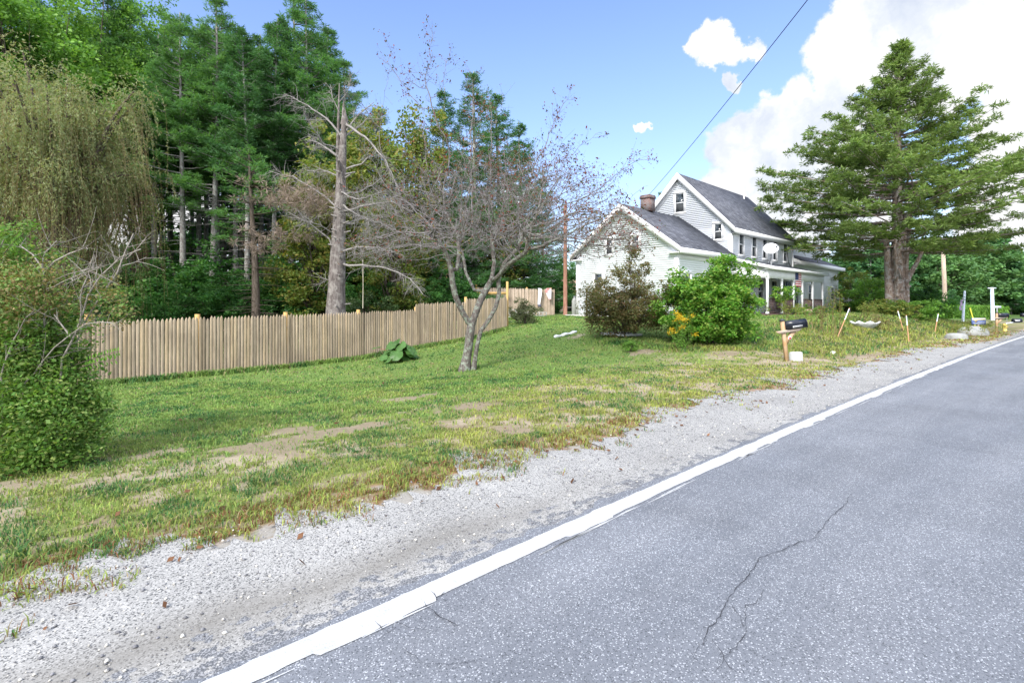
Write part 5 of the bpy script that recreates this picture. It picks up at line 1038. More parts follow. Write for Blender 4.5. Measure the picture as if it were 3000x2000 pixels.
# far wood closing the view behind the pines
def mass(name, label, pts, hh, seed, n, m, ls=.28, dp=5):
    r = rng(seed); P_ = np.array([(p[0], p[1]) for p in pts]); t = r.random(n)*(len(P_)-1); i = np.minimum(t.astype(int), len(P_)-2); f = (t-i)[:, None]; xy = P_[i]*(1-f)+P_[i+1]*f+r.normal(0, dp*.4, (n, 2))
    top = hh*(.55+.75*fbm(xy[:, 0], xy[:, 1], .16, seed)); z = top*(1-r.random(n)**1.5*.98); z0 = terrain(xy[:, 0], xy[:, 1]); c = np.stack([xy[:, 0], xy[:, 1], z0+z], -1); u, v = leafcards(r, c, ls, .5, .4, .3); g = Geo(); g.cards(c, u, v); return tag(g.build(name, m), label, 'woods', kind='stuff')
# trees left: bright maple tops behind the willow
GM = 'bright green maples behind the willow'
mp1 = broadleaf('maple_tree', 'bright green maple reaching above the weeping tree on its left side', 'tree', on(*pw(90, 900, 29).xy), 20, 4.6, 7.5, 13.5, 431, 300, 170, .095, 1.0, GR1, .22, GM)
dup(mp1, on(*pw(265, 900, 33).xy), 2.0, 'bright green maple whose top stands between the weeping tree and the pines', (.9, .9, 1.12)); dup(mp1, on(*pw(430, 900, 35).xy), 4.2, 'green maple top beside the leftmost pines, right of the weeping tree', (.72, .72, 1.05))
dup(mp1, on(*pw(-220, 900, 26).xy), 1.0, 'bright green maple at the far left edge behind the weeping tree', (1, 1, 1.0))
# yellowing and dark trees behind the crab apple
GY = 'yellowing trees behind the bare tree'
y1 = broadleaf('birch_tree', 'yellow green tree behind the dead pine, hanging over the fence', 'tree', on(*pw(930, 900, 27).xy), 10, 2.2, 4.3, 4.6, 441, 190, 95, .085, .6, YG, .13, GY)
dup(y1, on(*pw(1035, 900, 29.5).xy), 1.4, 'tall yellow green tree just right of the dead pine', (1.15, 1.15, 1.28)); dup(y1, on(*pw(1190, 900, 31).xy), 2.9, 'orange tinged tree behind the upright shoots of the bare tree', (1.25, 1.25, 1.38)); dup(y1, on(*pw(1150, 900, 26).xy), 4.4, 'smaller yellow green tree low behind the fence posts', (.8, .8, .72)); dup(y1, on(*pw(1470, 900, 34).xy), .4, 'low yellow green tree above the tall fence', (.9, .9, .75))
GC = 'dark evergreens behind the bare tree'
e1 = conifer('spruce_tree', 'pointed dark evergreen rising behind the crown of the bare tree', 'tree', on(*pw(1292, 900, 36).xy), 16, .06, 4.0, 451, 34, 6.0, NEED2, .22, 24, .21, GC, prof=lambda q: (1-q)**.8, stubs=False, dens=1.1)
for (px, Zd, sc, lb) in [(1105, 37, .95, 'dark evergreen behind the yellow green trees, left of the pointed one'), (1220, 33, .78, 'broad dark evergreen directly left below the pointed one'), (1390, 34, 1.02, 'dark evergreen right of the pointed one, behind the bare branches'), (1462, 37, 1.0, 'dark evergreen behind the gate post of the tall fence'), (1530, 35, .82, 'dark evergreen behind the cinder blocks and tall fence'), (1350, 31, .62, 'low dark evergreen behind the trunks of the bare tree'), (1590, 40, .66, 'small dark evergreen at the right end of the tall fence')]:
    q = pw(px, 900, Zd); dup(e1, on(q.x, q.y), px*.01, lb, (sc*1.1, sc*1.1, sc))
for k, (px, Zd, sc) in enumerate([(1090, 26, .62), (1250, 27, .55), (1330, 29, .62), (1440, 33, .7), (1585, 34.5, .55), (1628, 38, .62), (1725, 52, 1.1), (1675, 60, 1.5), (1560, 33.5, .5)]):
    q = pw(px, 900, Zd); dup(us[k % 2], on(q.x, q.y), k*1.1, ['dark leafy shrub just behind the fence right of the dead pine', 'dark leafy shrub behind the fence below the bare crown', 'leafy shrub behind the fence seen between the bare twin trunks', 'leafy shrub over the top of the tall fence gate', 'green shrub at the right end of the tall fence', 'green shrub between tall fence and brown pole', 'round green tree between the brown pole and the white wall', 'broad green tree above the far tan roof', 'green shrub peeking over the towels on the fence'][k], sc, 'shrubs and small trees behind the fences')
b = broadleaf('evergreen_shrub', 'rounded grey green evergreen shrub behind the fence at the rope', 'shrub', on(*pw(1080, 900, 24.5).xy), 2, 1.5, 1.2, 1.0, 461, 80, 90, .05, .35, leafmat('grey_green', [(.045, .095, .035), (.065, .12, .045), (.09, .14, .055)], .3), .04, None, 3)
e2 = dup(e1, on(*pw(1936, 900, 60).xy), 1.0, 'dark spruce tip showing above the roof beside the chimney', (.5, .5, .92))
# rope hanging from dead limb
g = Geo(); g.tube([(0, 0, 0), (.01, 0, 1.0), (0, 0, 2.05)], .014, 5); o = g.build('rope', mat('rope', (.50, .46, .36), .9, .1)); q = pw(1063, 903, 21.6); o.location = (q.x, q.y, EYE+(893-903)/1500*21.6); tag(o, 'pale rope hanging from a dead limb above the fence', 'rope')
mass('distant_woods', 'dark mass of forest closing the view behind the pine stand', [pw(-900, 900, 42).xy, pw(300, 900, 46).xy, pw(1000, 900, 46).xy, pw(1350, 900, 44).xy], 9.0, 471, 60000, NEED2, .26, 7)
# ------------------------------------------------------------------ broken dead pine behind the fence
def subtwigs(r, P_, n, lo, hi, rad, droop=0.0, t0=.25, k=5, side=1.0):
    """side twigs along a polyline P_ (K,3)"""
    P_ = np.array(P_); t = r.uniform(t0, 1, n)*(len(P_)-1); i = np.minimum(t.astype(int), len(P_)-2); f = (t-i)[:, None]; b = P_[i]*(1-f)+P_[i+1]*f; ax = unit(P_[i+1]-P_[i]); d = unit(ax*.8+rdir(r, n)*side); l = r.uniform(lo, hi, n)[:, None, None]*(1.15-.6*(t/len(P_)))[:, None, None]
    tt = np.linspace(0, 1, k)[None, :, None]; w = rdir(r, n)[:, None]*.3; Q_ = b[:, None]+d[:, None]*l*tt+w*l*tt*tt; Q_[:, :, 2] -= (droop*l*tt*tt)[:, :, 0]; return Q_, rad*np.linspace(1, .35, k)[None]*np.ones((n, 1))
bp0 = on(*pw(986, 900, 22).xy); BZ = 22
def bq(px, py, dz=0): q = pw(px, py, BZ+dz); return np.array([q.x-bp0.x, q.y-bp0.y, q.z-bp0.z])
dp = thing('dead_pine', 'huge dead pine with a splintered broken top standing behind the fence', 'tree', bp0); r = rng(501)
gt, gb = Geo(), Geo(); tr = [bq(984, 960), bq(984, 900), bq(988, 800), bq(990, 740), bq(994, 650), bq(998, 560), bq(1002, 470), bq(1006, 400), bq(1009, 350)]
gt.tubes(np.array(poly(tr, .5))[None], np.interp(np.linspace(0, 1, len(poly(tr, .5))), [0, .12, .35, .6, .8, 1], [.46, .37, .30, .22, .17, .11])[None], 14)
for k, (dx, h) in enumerate([(-.05, .85), (.03, .5), (.08, .25), (-.1, .3)]): b = bq(1009, 352); gt.tube([b+np.array([dx, 0, -.2]), b+np.array([dx*.9, .02*k, h*.6]), b+np.array([dx*.7, 0, h])], [.09, .05, .01], 5)
gt.tube([bq(994, 560, .1), bq(990, 450, .1), bq(992, 330, .1), bq(994, 245, .1)], [.12, .09, .05, .015], 7); 
gt.tube([bq(992, 470, -.28), bq(1004, 540, -.3), bq(1012, 600, -.3)], [.05, .06, .02], 4)
gt.build('trunk', barkmat('dead_pine_bark', (.10, .085, .08), (.22, .195, .185), 4, (.27, .25, .235), 1.0), dp, True)
LB = [([(1002,400),(955,345),(900,310),(835,275)], .055, 0), ([(995,460),(950,430),(905,408)], .07, .1), ([(1008,390),(1050,335),(1095,300)], .05, 0), ([(1010,400),(1075,350),(1120,350)], .045, .3), ([(1012,365),(1070,400),(1130,470),(1170,560)], .06, -.4), ([(1003,500),(1060,480),(1110,440)], .05, 0),
      ([(1000,570),(1060,560),(1120,520)], .05, .3), ([(998,620),(1080,600),(1150,590),(1210,620)], .05, -.2), ([(996,660),(1060,640),(1150,660)], .045, .3), ([(992,740),(1045,722),(1110,725),(1170,745)], .055, -.2), ([(990,775),(1060,778),(1130,785),(1200,815),(1240,860)], .06, -.5), ([(985,765),(965,700),(900,650),(840,620)], .045, .1),
      ([(990,610),(930,560),(860,520),(790,500)], .045, .2), ([(988,690),(940,660),(880,640)], .035, -.3), ([(1000,520),(950,500),(900,500)], .04, .4), ([(1000,440),(945,420),(890,330)], .035, -.3), ([(994,330),(975,290),(970,250)], .02, 0), ([(993,300),(1015,270),(1030,235)], .02, 0), ([(985,840),(965,820),(950,815)], .03, 0), ([(1000,600),(1050,630),(1100,650)], .045, -.6), ([(998,560),(1040,585),(1130,560)], .045, -.9)]
for pts, rad, dz in LB:
    n = len(pts); pl = [bq(px, py, dz*3*i/(n-1)*1.5) for i, (px, py) in enumerate(pts)]; pl = np.array(poly(pl, .3)); pl += r.normal(0, .02, pl.shape); gb.tubes(pl[None], np.linspace(rad, .012, len(pl))[None], 5)
    l = np.linalg.norm(pl[-1]-pl[0]); Q1, R1 = subtwigs(r, pl, int(7*l+4), .4, 1.15, .011, .15, .25); gb.tubes(Q1, R1, 3); Q2, R2 = subtwigs(r, Q1.reshape(-1, 3), int(45*l+10), .15, .5, .006, .2, 0, 4); gb.tubes(Q2, R2, 3)
for k in range(26): z = r.uniform(1.2, 7.5); a = r.random()*6.28; x = np.interp(z, [0, 9], [0, .4]); gb.tube([(x, 0, z), (x+.55*math.cos(a), .55*math.sin(a), z+.06)], [.05, .03], 5)
gb.build('branches', BARKD, dp)
C = []
for (px, py, rr_, n) in [(900, 565, 45, 40), (840, 590, 45, 40), (950, 590, 40, 30), (820, 690, 40, 26), (930, 620, 40, 26), (780, 720, 35, 16)]:
    c = np.repeat(bq(px, py, .6)[None], n, 0)+r.normal(0, 1, (n, 3))*np.array([rr_*1.0, 75, rr_*.22])/1500*22; C.append(c)
C = np.repeat(np.vstack(C), 26, 0); d = rdir(r, len(C)); v = unit(np.cross(d, rdir(r, len(C)))); G = Geo(); G.cards(C+d*.16, d*.14, v*.012); G.build('dead_needles', leafmat('dead_needles', [(.20, .16, .125), (.27, .22, .18), (.24, .20, .175)], .2), dp)
# slimmer dark pine trunk to its left
conifer('pine_tree', 'slim dark pine with dead grey side branches left of the huge dead pine', 'tree', on(*pw(748, 900, 25).xy), 9.5, .5, 2.6, 511, 14, 5, NEED, .24, 14, .2, None, .0, dead=90, bark=BRK)

# ------------------------------------------------------------------ weeping willow
wl0 = on(*pw(140, 900, 20.5).xy); wl = thing('willow_tree', 'large weeping willow with hanging yellowish brown strands at the left behind the shrub', 'tree', wl0); r = rng(521); gt = Geo()
gt.tube([(0, 0, -.3), (.1, 0, 1.5), (.3, .1, 3.2), (.5, .2, 4.6)], [.42, .33, .30, .26], 10)
heads = []
for k in range(38):
    a = r.random()*6.28; R_ = r.uniform(.5, 3.2); hh = 12.4-.5*R_-r.uniform(0, 1)**1.3*6.0; e = np.array([R_*math.cos(a)+.1, R_*math.sin(a), hh]); s_ = np.array([.5, .2, 4.3]) if k % 3 else np.array([.3, .1, 3.2]); tt = np.linspace(0, 1, 7)[:, None]; m = s_*(1-tt)+e*tt; m[:, 2] += np.sin(tt[:, 0]*np.pi)*1.0; gt.tubes(m[None], np.linspace(.13, .03, 7)[None], 5); heads += list(m[3:])
gt.build('trunk', BRK, wl, True); heads = np.array(heads)
ns = 1300; i = r.integers(0, len(heads), ns); b = heads[i]+r.normal(0, .36, (ns, 3)); out = unit(np.stack([b[:, 0], b[:, 1], 0*b[:, 0]], -1)); Ls = r.uniform(.8, 5.2, ns)*np.clip((b[:, 2]-1.5)/5, .4, 1.15); tt = np.linspace(0, 1, 9)[None, :, None]
P_ = b[:, None]+out[:, None]*(.75*(1-np.exp(-3.5*tt)))*r.uniform(.4, 1.2, ns)[:, None, None]; P_ = P_+rdir(r, ns)[:, None]*tt*.35; P_[:, :, 2] = b[:, None, 2]+.18*np.sin(np.minimum(tt[:, :, 0]*6, 3.14))-Ls[:, None]*tt[:, :, 0]**1.15; P_[:, :, 2] = np.maximum(P_[:, :, 2], .7)
hc = np.repeat(heads[heads[:, 2] > 4.5], 170, 0); hc = hc+rdir(r, len(hc))*(r.random(len(hc))**.5)[:, None]*np.array([1.0, 1.0, .9]); hd = rdir(r, len(hc)); hd[:, 2] -= .25; hd = unit(hd); hv = unit(np.cross(hd, rdir(r, len(hc))))
gs = Geo(); gs.tubes(P_, .0042*np.linspace(1, .6, 9)[None]*np.ones((ns, 1)), 3); gs.build('strands', WILT, wl)
m = 92; t = r.random((ns, m))*8; ii = np.minimum(t.astype(int), 7); f = (t-ii)[..., None]; row = np.arange(ns)[:, None]; c = (P_[row, ii]*(1-f)+P_[row, ii+1]*f).reshape(-1, 3); keep = r.random(len(c)) < (.30+.6*sst(4, 9, c[:, 2]))*np.clip(3.2*fbm(c[:, 0]+c[:, 1]*.7, c[:, 2]*.45, .8, 77)-.9, 0, 1.4); c = c[keep]+r.normal(0, .03, (keep.sum(), 3)); d = rdir(r, len(c)); d[:, 2] = -np.abs(d[:, 2])-.8; d = unit(d); v = unit(np.cross(d, rdir(r, len(c)))); sz = (.045+.03*r.random(len(c)))[:, None]; G = Geo(); G.cards(c+d*sz, d*sz, v*sz*.24); G.cards(hc, hd*.07, hv*.022); G.build('crown', WIL, wl)

# ------------------------------------------------------------------ big cedar by the road
cd0 = on(*pw(2628, 900, 33).xy)
cedar = conifer('cedar_tree', 'very large spreading evergreen with a thick fluted trunk right of the farmhouse', 'tree', cd0, 17.6, .225, 8.15, 531, 39, 8.8, NEEDC, .42, 33, .215, None, .012,
    prof=lambda q: float(np.interp(q, [0, .12, .22, .35, .5, .73, .88, 1], [.68, .95, 1.0, .84, .58, .27, .11, .02])), stubs=False, dens=1.0, rise=.30, bark=BARKC, tw=.13, drp=.10, flat=.45)
r = rng(532); g = Geo()
for k, (dx, dy, ra, h, lx) in enumerate([(-.05, -.22, .42, 6.5, -.1), (.22, -.1, .34, 7, .3), (-.38, .05, .36, 6, -.5), (.66, .35, .36, 7, .5), (.12, .3, .4, 7, .1), (-.18, -.38, .22, 5, -.2), (.34, -.33, .20, 5, .25), (.05, -.42, .16, 4.4, .0)]):
    tt = np.linspace(0, 1, 10); Pq = np.stack([dx*(1.08-.3*tt)+lx*tt**2+.03*np.sin(tt*7+k), dy*(1.08-.3*tt)+.03*np.cos(tt*6+k), -.4+h*tt], -1); g.tubes(Pq[None], (.86*ra*(1-.55*tt)+.16*np.exp(-tt*9))[None], 9)
for (a, b) in [((.45, -.3, 2.4), (1.35, -.8, 4.9))]: a, b = np.array(a), np.array(b); g.tube([a, a*.5+b*.5+np.array([0, 0, -.15]), b], [.16, .12, .07], 7)
for k in range(9): a = r.uniform(-2.6, -.6); z = r.uniform(1, 4); g.tube([(.5*math.cos(a), .5*math.sin(a)-.05, z), (.68*math.cos(a), .68*math.sin(a)-.1, z+.05)], [.09, .06], 7)
g.build('fluted_trunk', BARKC, cedar, True)
g = Geo(); g.box((-.03, -.02, 0), (.03, .02, .75)); g.box((.12, -.02, 0), (.18, .02, .75)); 
bd = thing('broken_birdhouse', 'grey peaked wooden board frame fixed on the big trunk', 'frame', cd0+Vector((-.42, -.62, 2.35)))
for s_ in (-1, 1): g = Geo(); g.tube([(0, 0, .62), (s_*.2, -.03, 0)], .035, 4); g.build('slat', MATS['grey_wood'], bd)

# ------------------------------------------------------------------ bushes on the lawn
q = gp(2128, 1026); broadleaf('green_bush', 'dense bright green bush beside the black mailbox, larger and greener of the pair', 'bush', Vector((q.x, q.y+1.15, th(q.x, q.y+1.15))), 2.7, 1.72, 1.34, 1.16, 541, 265, 150, .047, .34, BRG, .045, None, 5, .6, .35, None, .1, 0, 1.25, .5, 'foliage', .22)
bz_ = q.y+1.15; t = bpy.data.objects['green_bush']
q2 = gp(2060, 1024); broadleaf('green_shoots', 'tall loose green shoot growing out over the top of the green bush', 'shrub', Vector((pw(2110, 0, bz_+.3).x, bz_+.3, th(7, bz_))), 3.2, .32, .55, 2.35, 542, 26, 70, .045, .2, BRG, .02, None, 1)
q = gp(1848, 1003); broadleaf('brown_bush', 'thin see-through bush with brownish olive leaves left of the bright green bush', 'bush', Vector((q.x, q.y+.8, th(q.x, q.y+.8))), 2.4, 1.66, 1.08, 1.10, 543, 240, 120, .036, .31, OLV, .03, None, 8, .5, .25, None, .1, 260, 1.2, .4, 'foliage', .3)
q = Vector((q.x+.35, q.y+1.0, 0)); q.z = th(q.x, q.y); broadleaf('spire_shrub', 'slender brown green spire rising above the brownish bush', 'shrub', q, 3, .38, .8, 2.5, 544, 34, 60, .036, .2, OLV, .025, None, 2, twig=30)
q = gp(1535, 948); broadleaf('grey_shrub', 'small grey green shrub in front of the cinder blocks', 'shrub', Vector((q.x, q.y, q.z)), 1.3, .85, .6, .52, 545, 70, 80, .035, .2, MATS.get('x') or leafmat('grey_shrub_leaves', [(.085, .125, .055), (.12, .155, .075), (.15, .16, .09), (.10, .11, .06)], .3), .02, None, 7, .45, .2, None, 0, 60)
q = gp(708, 1085); broadleaf('fence_weed', 'small pale grey flowering weed against the fence foot', 'plant', q+Vector((0, .1, 0)), .5, .2, .2, .2, 546, 22, 40, .018, .09, leafmat('pale_weed', [(.30, .33, .25), (.40, .40, .33), (.12, .17, .08)], .3), .008, None, 4)
q = gp(1850, 1030); broadleaf('bush_weeds', 'low bright green weed clump under the brown bush', 'plant', q, .4, .28, .2, .16, 547, 30, 50, .02, .1, GR1, .008, None, 3)
# yellow goldenrod in front of the green bush
gd = gp(1985, 1022); gdn = thing('goldenrod', 'clump of yellow flowering goldenrod between the brown and the green bush', 'flowers', gd); r = rng(551); gs, gl, gf = Geo(), Geo(), Geo()
for k in range(22):
    a = r.random()*6.28; b = np.array([.35*math.cos(a)*r.random(), -.1-.3*r.random(), 0]); h = r.uniform(.45, 1.15); tip_ = b+np.array([r.normal(.0, .22), -.12*r.random(), h]); tt = np.linspace(0, 1, 5)[:, None]; Pq = b*(1-tt)+tip_*tt; gs.tubes(Pq[None], np.linspace(.007, .003, 5)[None], 4)
    n = 46; t = r.uniform(.1, .95, n)[:, None]; c = b*(1-t)+tip_*t; u, v = leafcards(r, c, .04, .25, .3, .3, .2); gl.cards(c+u, u, v)
    n = 70 if k % 3 else 0
    if n: c = tip_+np.stack([r.normal(0, .055, n), r.normal(0, .04, n), r.normal(-.02, .035, n)], -1); u, v = leafcards(r, c, .016, .8, .3); gf.cards(c, u, v)
gs.build('stems', MATS.get('stem_green') or mat('stem_green', (.10, .14, .04), .7, .2), gdn); gl.build('foliage', GR1, gdn); gf.build('blossoms', leafmat('goldenrod_yellow', [(.60, .42, .02), (.75, .52, .03), (.50, .38, .03)], .25), gdn)
# burdock-like plant with big round leaves by the fence
bk = gp(1165, 1058); bk_t = thing('rhubarb_plant', 'low plant with very large round green leaves in front of the fence', 'plant', bk); r = rng(561); BLM = leafmat('big_leaf', [(.08, .19, .05), (.12, .25, .07), (.16, .29, .10)], .3, .4, (2, .7)); gst = Geo()
for k in range(34):
    a = r.random()*6.28; R_ = r.uniform(.12, .80); c = np.array([R_*math.cos(a), R_*math.sin(a)*.6, r.uniform(.18, .66)*(1.1-.6*R_)]); s = r.uniform(.14, .24); g = Geo(); V = [(0, 0, 0)]; seg = 18
    for ring, rr in ((1, .55), (2, 1.0)):
        for j in range(seg): th_ = 2*math.pi*j/seg; hrt = 1-.38*math.exp(-((th_-math.pi)**2)*7); V.append((s*rr*hrt*math.cos(th_)*1.12, s*rr*hrt*math.sin(th_), s*(.10*math.cos(6*th_+k)*(ring-1)-.16*rr*rr)+.05*s*math.sin(3*th_)))
    T = [(0, 1+j, 1+(j+1) % seg) for j in range(seg)]; Qk = [(1+j, 1+seg+j, 1+seg+(j+1) % seg, 1+(j+1) % seg) for j in range(seg)]
    M_ = Matrix.Translation(c) @ Matrix.Rotation(a, 4, 'Z') @ Matrix.Rotation(r.uniform(.1, .9), 4, 'Y') @ Matrix.Rotation(r.normal(0, .3), 4, 'X'); g.add([tuple(M_ @ Vector(v)) for v in V], Qk, T); g.build('leaf', BLM, bk_t, True); gst.tube([(0.05*math.cos(a), .05*math.sin(a), 0), tuple(c*np.array([.6, .6, .8])), tuple(c)], [.012, .009, .006], 5)
gst.build('stems', mat('rhubarb_stem', (.28, .10, .07), .6, .3), bk_t)
# ------------------------------------------------------------------ shrub with bare grey stems in the left foreground
hs0 = gp(120, 1330); HZs = 5.35; hs = thing('tangled_shrub', 'tangled foreground shrub with bare pale stems, brown seed clusters and green leaves', 'shrub', hs0); r = rng(571)
def hq(px, py, dz=0): q = pw(px, py, HZs+dz); return np.array([q.x-hs0.x, q.y-hs0.y, q.z-hs0.z])
HB = [([(30,1290),(78,1120),(117,1065),(158,1018),(205,980),(249,950),(293,944),(337,949)], .013, 0), ([(10,1330),(3,1100),(35,997),(73,933),(100,909)], .012, -.2), ([(140,1350),(129,1050),(132,912),(126,836),(124,770)], .024, .25), ([(125,785),(95,745),(59,717)], .013, .25), ([(124,770),(130,740),(164,704)], .011, .3), ([(132,800),(160,765),(205,742),(258,720)], .014, .2),
      ([(150,1340),(182,1050),(223,968),(246,909),(258,865),(293,807),(352,757),(410,730)], .017, .1), ([(160,1340),(214,1027),(255,936),(284,883),(346,798),(370,733),(393,686)], .020, .3), ([(235,940),(243,836),(264,777),(276,745)], .009, .1), ([(205,985),(180,945),(158,921)], .012, 0), ([(215,990),(262,955),(280,930)], .014, .5), ([(50,1330),(66,1050),(75,990),(60,960)], .016, .5), ([(-60,1330),(-30,1100),(20,980),(60,960)], .018, .3),
      ([(132,830),(200,800),(300,780)], .006, .1), ([(132,850),(210,815),(290,785)], .006, 0), ([(135,870),(200,830),(260,800)], .006, .2), ([(140,915),(190,890),(240,868)], .006, .1), ([(-80,1320),(-60,1000),(-20,800),(10,700)], .014, .4), ([(370,760),(400,730),(425,700)], .007, .3), ([(355,780),(395,770),(430,755)], .007, .3), ([(100,1300),(60,1200),(20,1000),(-10,850)], .012, .6)]
gb = Geo(); PL = []
for k, (pts, rad, dz) in enumerate(HB):
    pl = [hq(px, py, dz+.25*math.sin(k*2.1)*i/len(pts)) for i, (px, py) in enumerate(pts)]; pl = np.array(poly(pl, .12)); pl += r.normal(0, .005, pl.shape); gb.tubes(pl[None], np.linspace(rad*.8, rad*.28+.001, len(pl))[None], 7); PL.append(pl)
    l = np.linalg.norm(pl[-1]-pl[0]); Q1, R1 = subtwigs(r, pl, int(6*l+3), .15, .5, .0036, -.05, .45); gb.tubes(Q1, R1, 4); Q2, R2 = subtwigs(r, Q1.reshape(-1, 3), int(8*l+3), .06, .2, .002, 0, 0, 3); gb.tubes(Q2, R2, 3)
gb.build('stems', barkmat('shrub_bark', (.17, .145, .13), (.37, .34, .31), 14, (.30, .28, .25), .3), hs, True)
def blob_leaves(lst, m, ls, asp, per_r, seed, name, parent, fq, zr, up=.3, flat=1.0):
    r = rng(seed); CC = []
    for (px, py, rp, dz) in lst:
        c = fq(px, py, dz); rad = rp/1500*zr; ncl = max(3, int(per_r*(rad/.1)**2)); cc = c+rdir(r, ncl)*(r.random(ncl)**.45)[:, None]*rad*1.12*np.array([1, 1.1, .85]); n = 15; o = np.repeat(cc, n, 0)+r.normal(0, .06, (ncl*n, 3))*np.array([1.25, 1.2, .6]); CC.append(o)
    C_ = np.vstack(CC); C_ = C_[C_[:, 2] > -.02]; u, v = leafcards(r, C_, ls, asp, up, .35, .1); g = Geo(); g.cards(C_, u, v); return g.build(name, m, parent)
BB = [(170,790,45,.3), (-10,850,70,.2), (60,860,95,0), (150,880,50,.2), (30,950,80,.1), (235,905,30,.2), (325,865,42,.3), (345,925,32,.3), (300,835,26,.3), (20,790,60,.3), (-60,880,120,.4), (110,960,60,.4), (100,820,50,.1), (370,905,24,.3), (200,870,30,.1)]
GB = [(285,1215,20,.4), (310,1190,12,.3), (245,960,20,.1), (180,1365,24,-.3), (265,1330,18,-.2), (70,660,20,.3), (60,1020,80,.2), (150,1060,60,.2), (20,980,80,.2), (110,990,50,.1), (300,1240,20,.1), (275,1150,22,.2), (230,1010,24,.3), (30,690,30,.3), (150,740,26,.4), (200,1330,36,-.2), (20,820,60,.35), (110,900,60,.5), (60,940,60,.6), (190,960,40,.5), (280,1180,26,.2), (262,1290,30,.1), (150,1160,60,-.1), (90,800,40,.5), (30,735,48,.4), (95,1110,110,.1), (195,1130,70,.2), (50,1230,120,-.1), (165,1235,100,.0), (235,1245,50,.0), (20,1320,80,-.3), (110,1300,85,-.3), (-20,1060,100,.2), (215,1060,45,.4), (-80,1200,140,0), (150,1010,60,.5), (60,1000,70,.5), (130,1180,90,.4), (-60,740,90,.5), (180,1320,50,-.2), (40,900,80,.7), (240,1180,45,.1), (190,1060,60,.5)]
blob_leaves(GB, leafmat('shrub_green', [(.095, .225, .045), (.14, .285, .055), (.185, .32, .07), (.11, .23, .05), (.26, .34, .10)], .42, .45, (3, .6)), .019, .55, 16, 572, 'leaves', hs, hq, HZs)
blob_leaves(BB, leafmat('seed_brown', [(.22, .16, .075), (.28, .23, .10), (.17, .22, .07), (.12, .24, .06), (.32, .25, .13), (.14, .27, .06), (.16, .28, .07)], .3, .6, (3, .7)), .014, .7, 14, 573, 'seed_clusters', hs, hq, HZs)
# ash-like sprig with compound leaves reaching over the fence, and a sprig upper left
sp = thing('vine_sprig', 'thin sprig with paired green leaves reaching right from the foreground shrub', 'branch', hs0); gl = Geo()
for (a, b, c, n) in [((205, 1075, .2), (290, 1040, 0), (352, 1028, 0), 12), ((215, 1085, .2), (270, 1060, .0), (350, 1052, 0), 8), ((10, 745, 0), (40, 705, -.1), (65, 688, -.1), 7)]:
    a, b, c = hq(*a), hq(*b), hq(*c); tt = np.linspace(0, 1, 9)[:, None]; Pq = a*(1-tt)**2+2*b*tt*(1-tt)+c*tt*tt; gv = Geo(); gv.tubes(Pq[None], np.linspace(.004, .0015, 9)[None], 4); gv.build('stem', BRK, sp)
    for k in range(n):
        q = .3+.7*k/n; p_ = a*(1-q)**2+2*b*q*(1-q)+c*q*q
        for s_ in (-1, 1): d = unit(np.array([.3, -.2*s_, s_*.8])); u = d*.026; v = unit(np.cross(d, np.array([.2, 1., .3])))*.012; gl.cards((p_+d*.03)[None], u[None], v[None])
gl.build('leaves', GR1, sp)
# ------------------------------------------------------------------ right side: shrubs, weeds, saplings, far trees
GRB = 'shrubs beyond the house and big tree'
for k, (px, Zd, h, rx, m, lb) in enumerate([(2510, 43, 4.6, 2.3, YG, 'tall light olive bush between the house end and the big trunk'), (2555, 40, 3.2, 1.9, GR1, 'rounded green bush just left of the big trunk'), (2700, 35, 2.3, 1.7, GR2, 'dark green bush right of the big trunk'), (2735, 40, 1.7, 1.6, GR1, 'low green bush at the foot of the pale pole'), (2470, 46, 3.0, 1.6, GR1, 'green bush against the far end of the house'), (2670, 31, 1.2, 1.4, GR1, 'low leafy weeds at the right foot of the big trunk'), (2600, 30.5, .9, 1.3, YG, 'low yellowish weeds at the left foot of the big trunk')]):
    q = pw(px, 900, Zd); broadleaf('bush', lb, 'bush', on(q.x, q.y), h, rx, h*.5, h*.48, 600+k, 90, 80, .075 if h > 1.5 else .05, .42 if h > 1.5 else .25, m, .04, GRB, 4)
def weedplant(label, px, py, h, n, seed, m, w=.35, fl=None):
    q = gp(px, py); t = thing('weed_plant', label, 'plant', q); r = rng(seed); gs, gl = Geo(), Geo()
    for k in range(n):
        b = np.array([r.normal(0, w*.6), r.normal(0, w*.4), 0]); tp = b+np.array([r.normal(0, w*.35), r.normal(0, .1), h*r.uniform(.7, 1.1)]); tt = np.linspace(0, 1, 5)[:, None]; Pq = b*(1-tt)+tp*tt; gs.tubes(Pq[None], np.linspace(.010, .004, 5)[None], 4); nn = 60; tq = r.uniform(.35, 1.03, nn)[:, None]**.7; c = b*(1-tq)+tp*tq+r.normal(0, .07, (nn, 3)); u, v = leafcards(r, c, .042, .3, .2); gl.cards(c, u, v)
    gs.build('stems', mat('dry_stem', (.20, .14, .07), .8, .2), t); gl.build('foliage', m, t); return t
weedplant('clump of tall thin weeds with feathery yellowish tops left of the leaning stake', 2428, 985, 1.75, 10, 621, YG, .45); weedplant('loose weeds growing just behind the stone planter', 2548, 955, 1.1, 8, 622, YG, .4); weedplant('dry stalks standing at the front of the house beyond the mailbox', 2395, 975, 1.3, 6, 623, OLV, .35); weedplant('dry weeds right of the stone planter', 2585, 975, .75, 9, 624, OLV, .5)
weedplant('grassy yellow green plants around the boulder', 2830, 985, .55, 14, 625, YG, 1.2); weedplant('yellow green plants at the porch foot beside the mailbox cap', 2310, 935, .75, 12, 626, YG, .6); weedplant('weeds with yellow flowers below the blue sign', 2875, 962, .5, 12, 627, YG, 1.0)
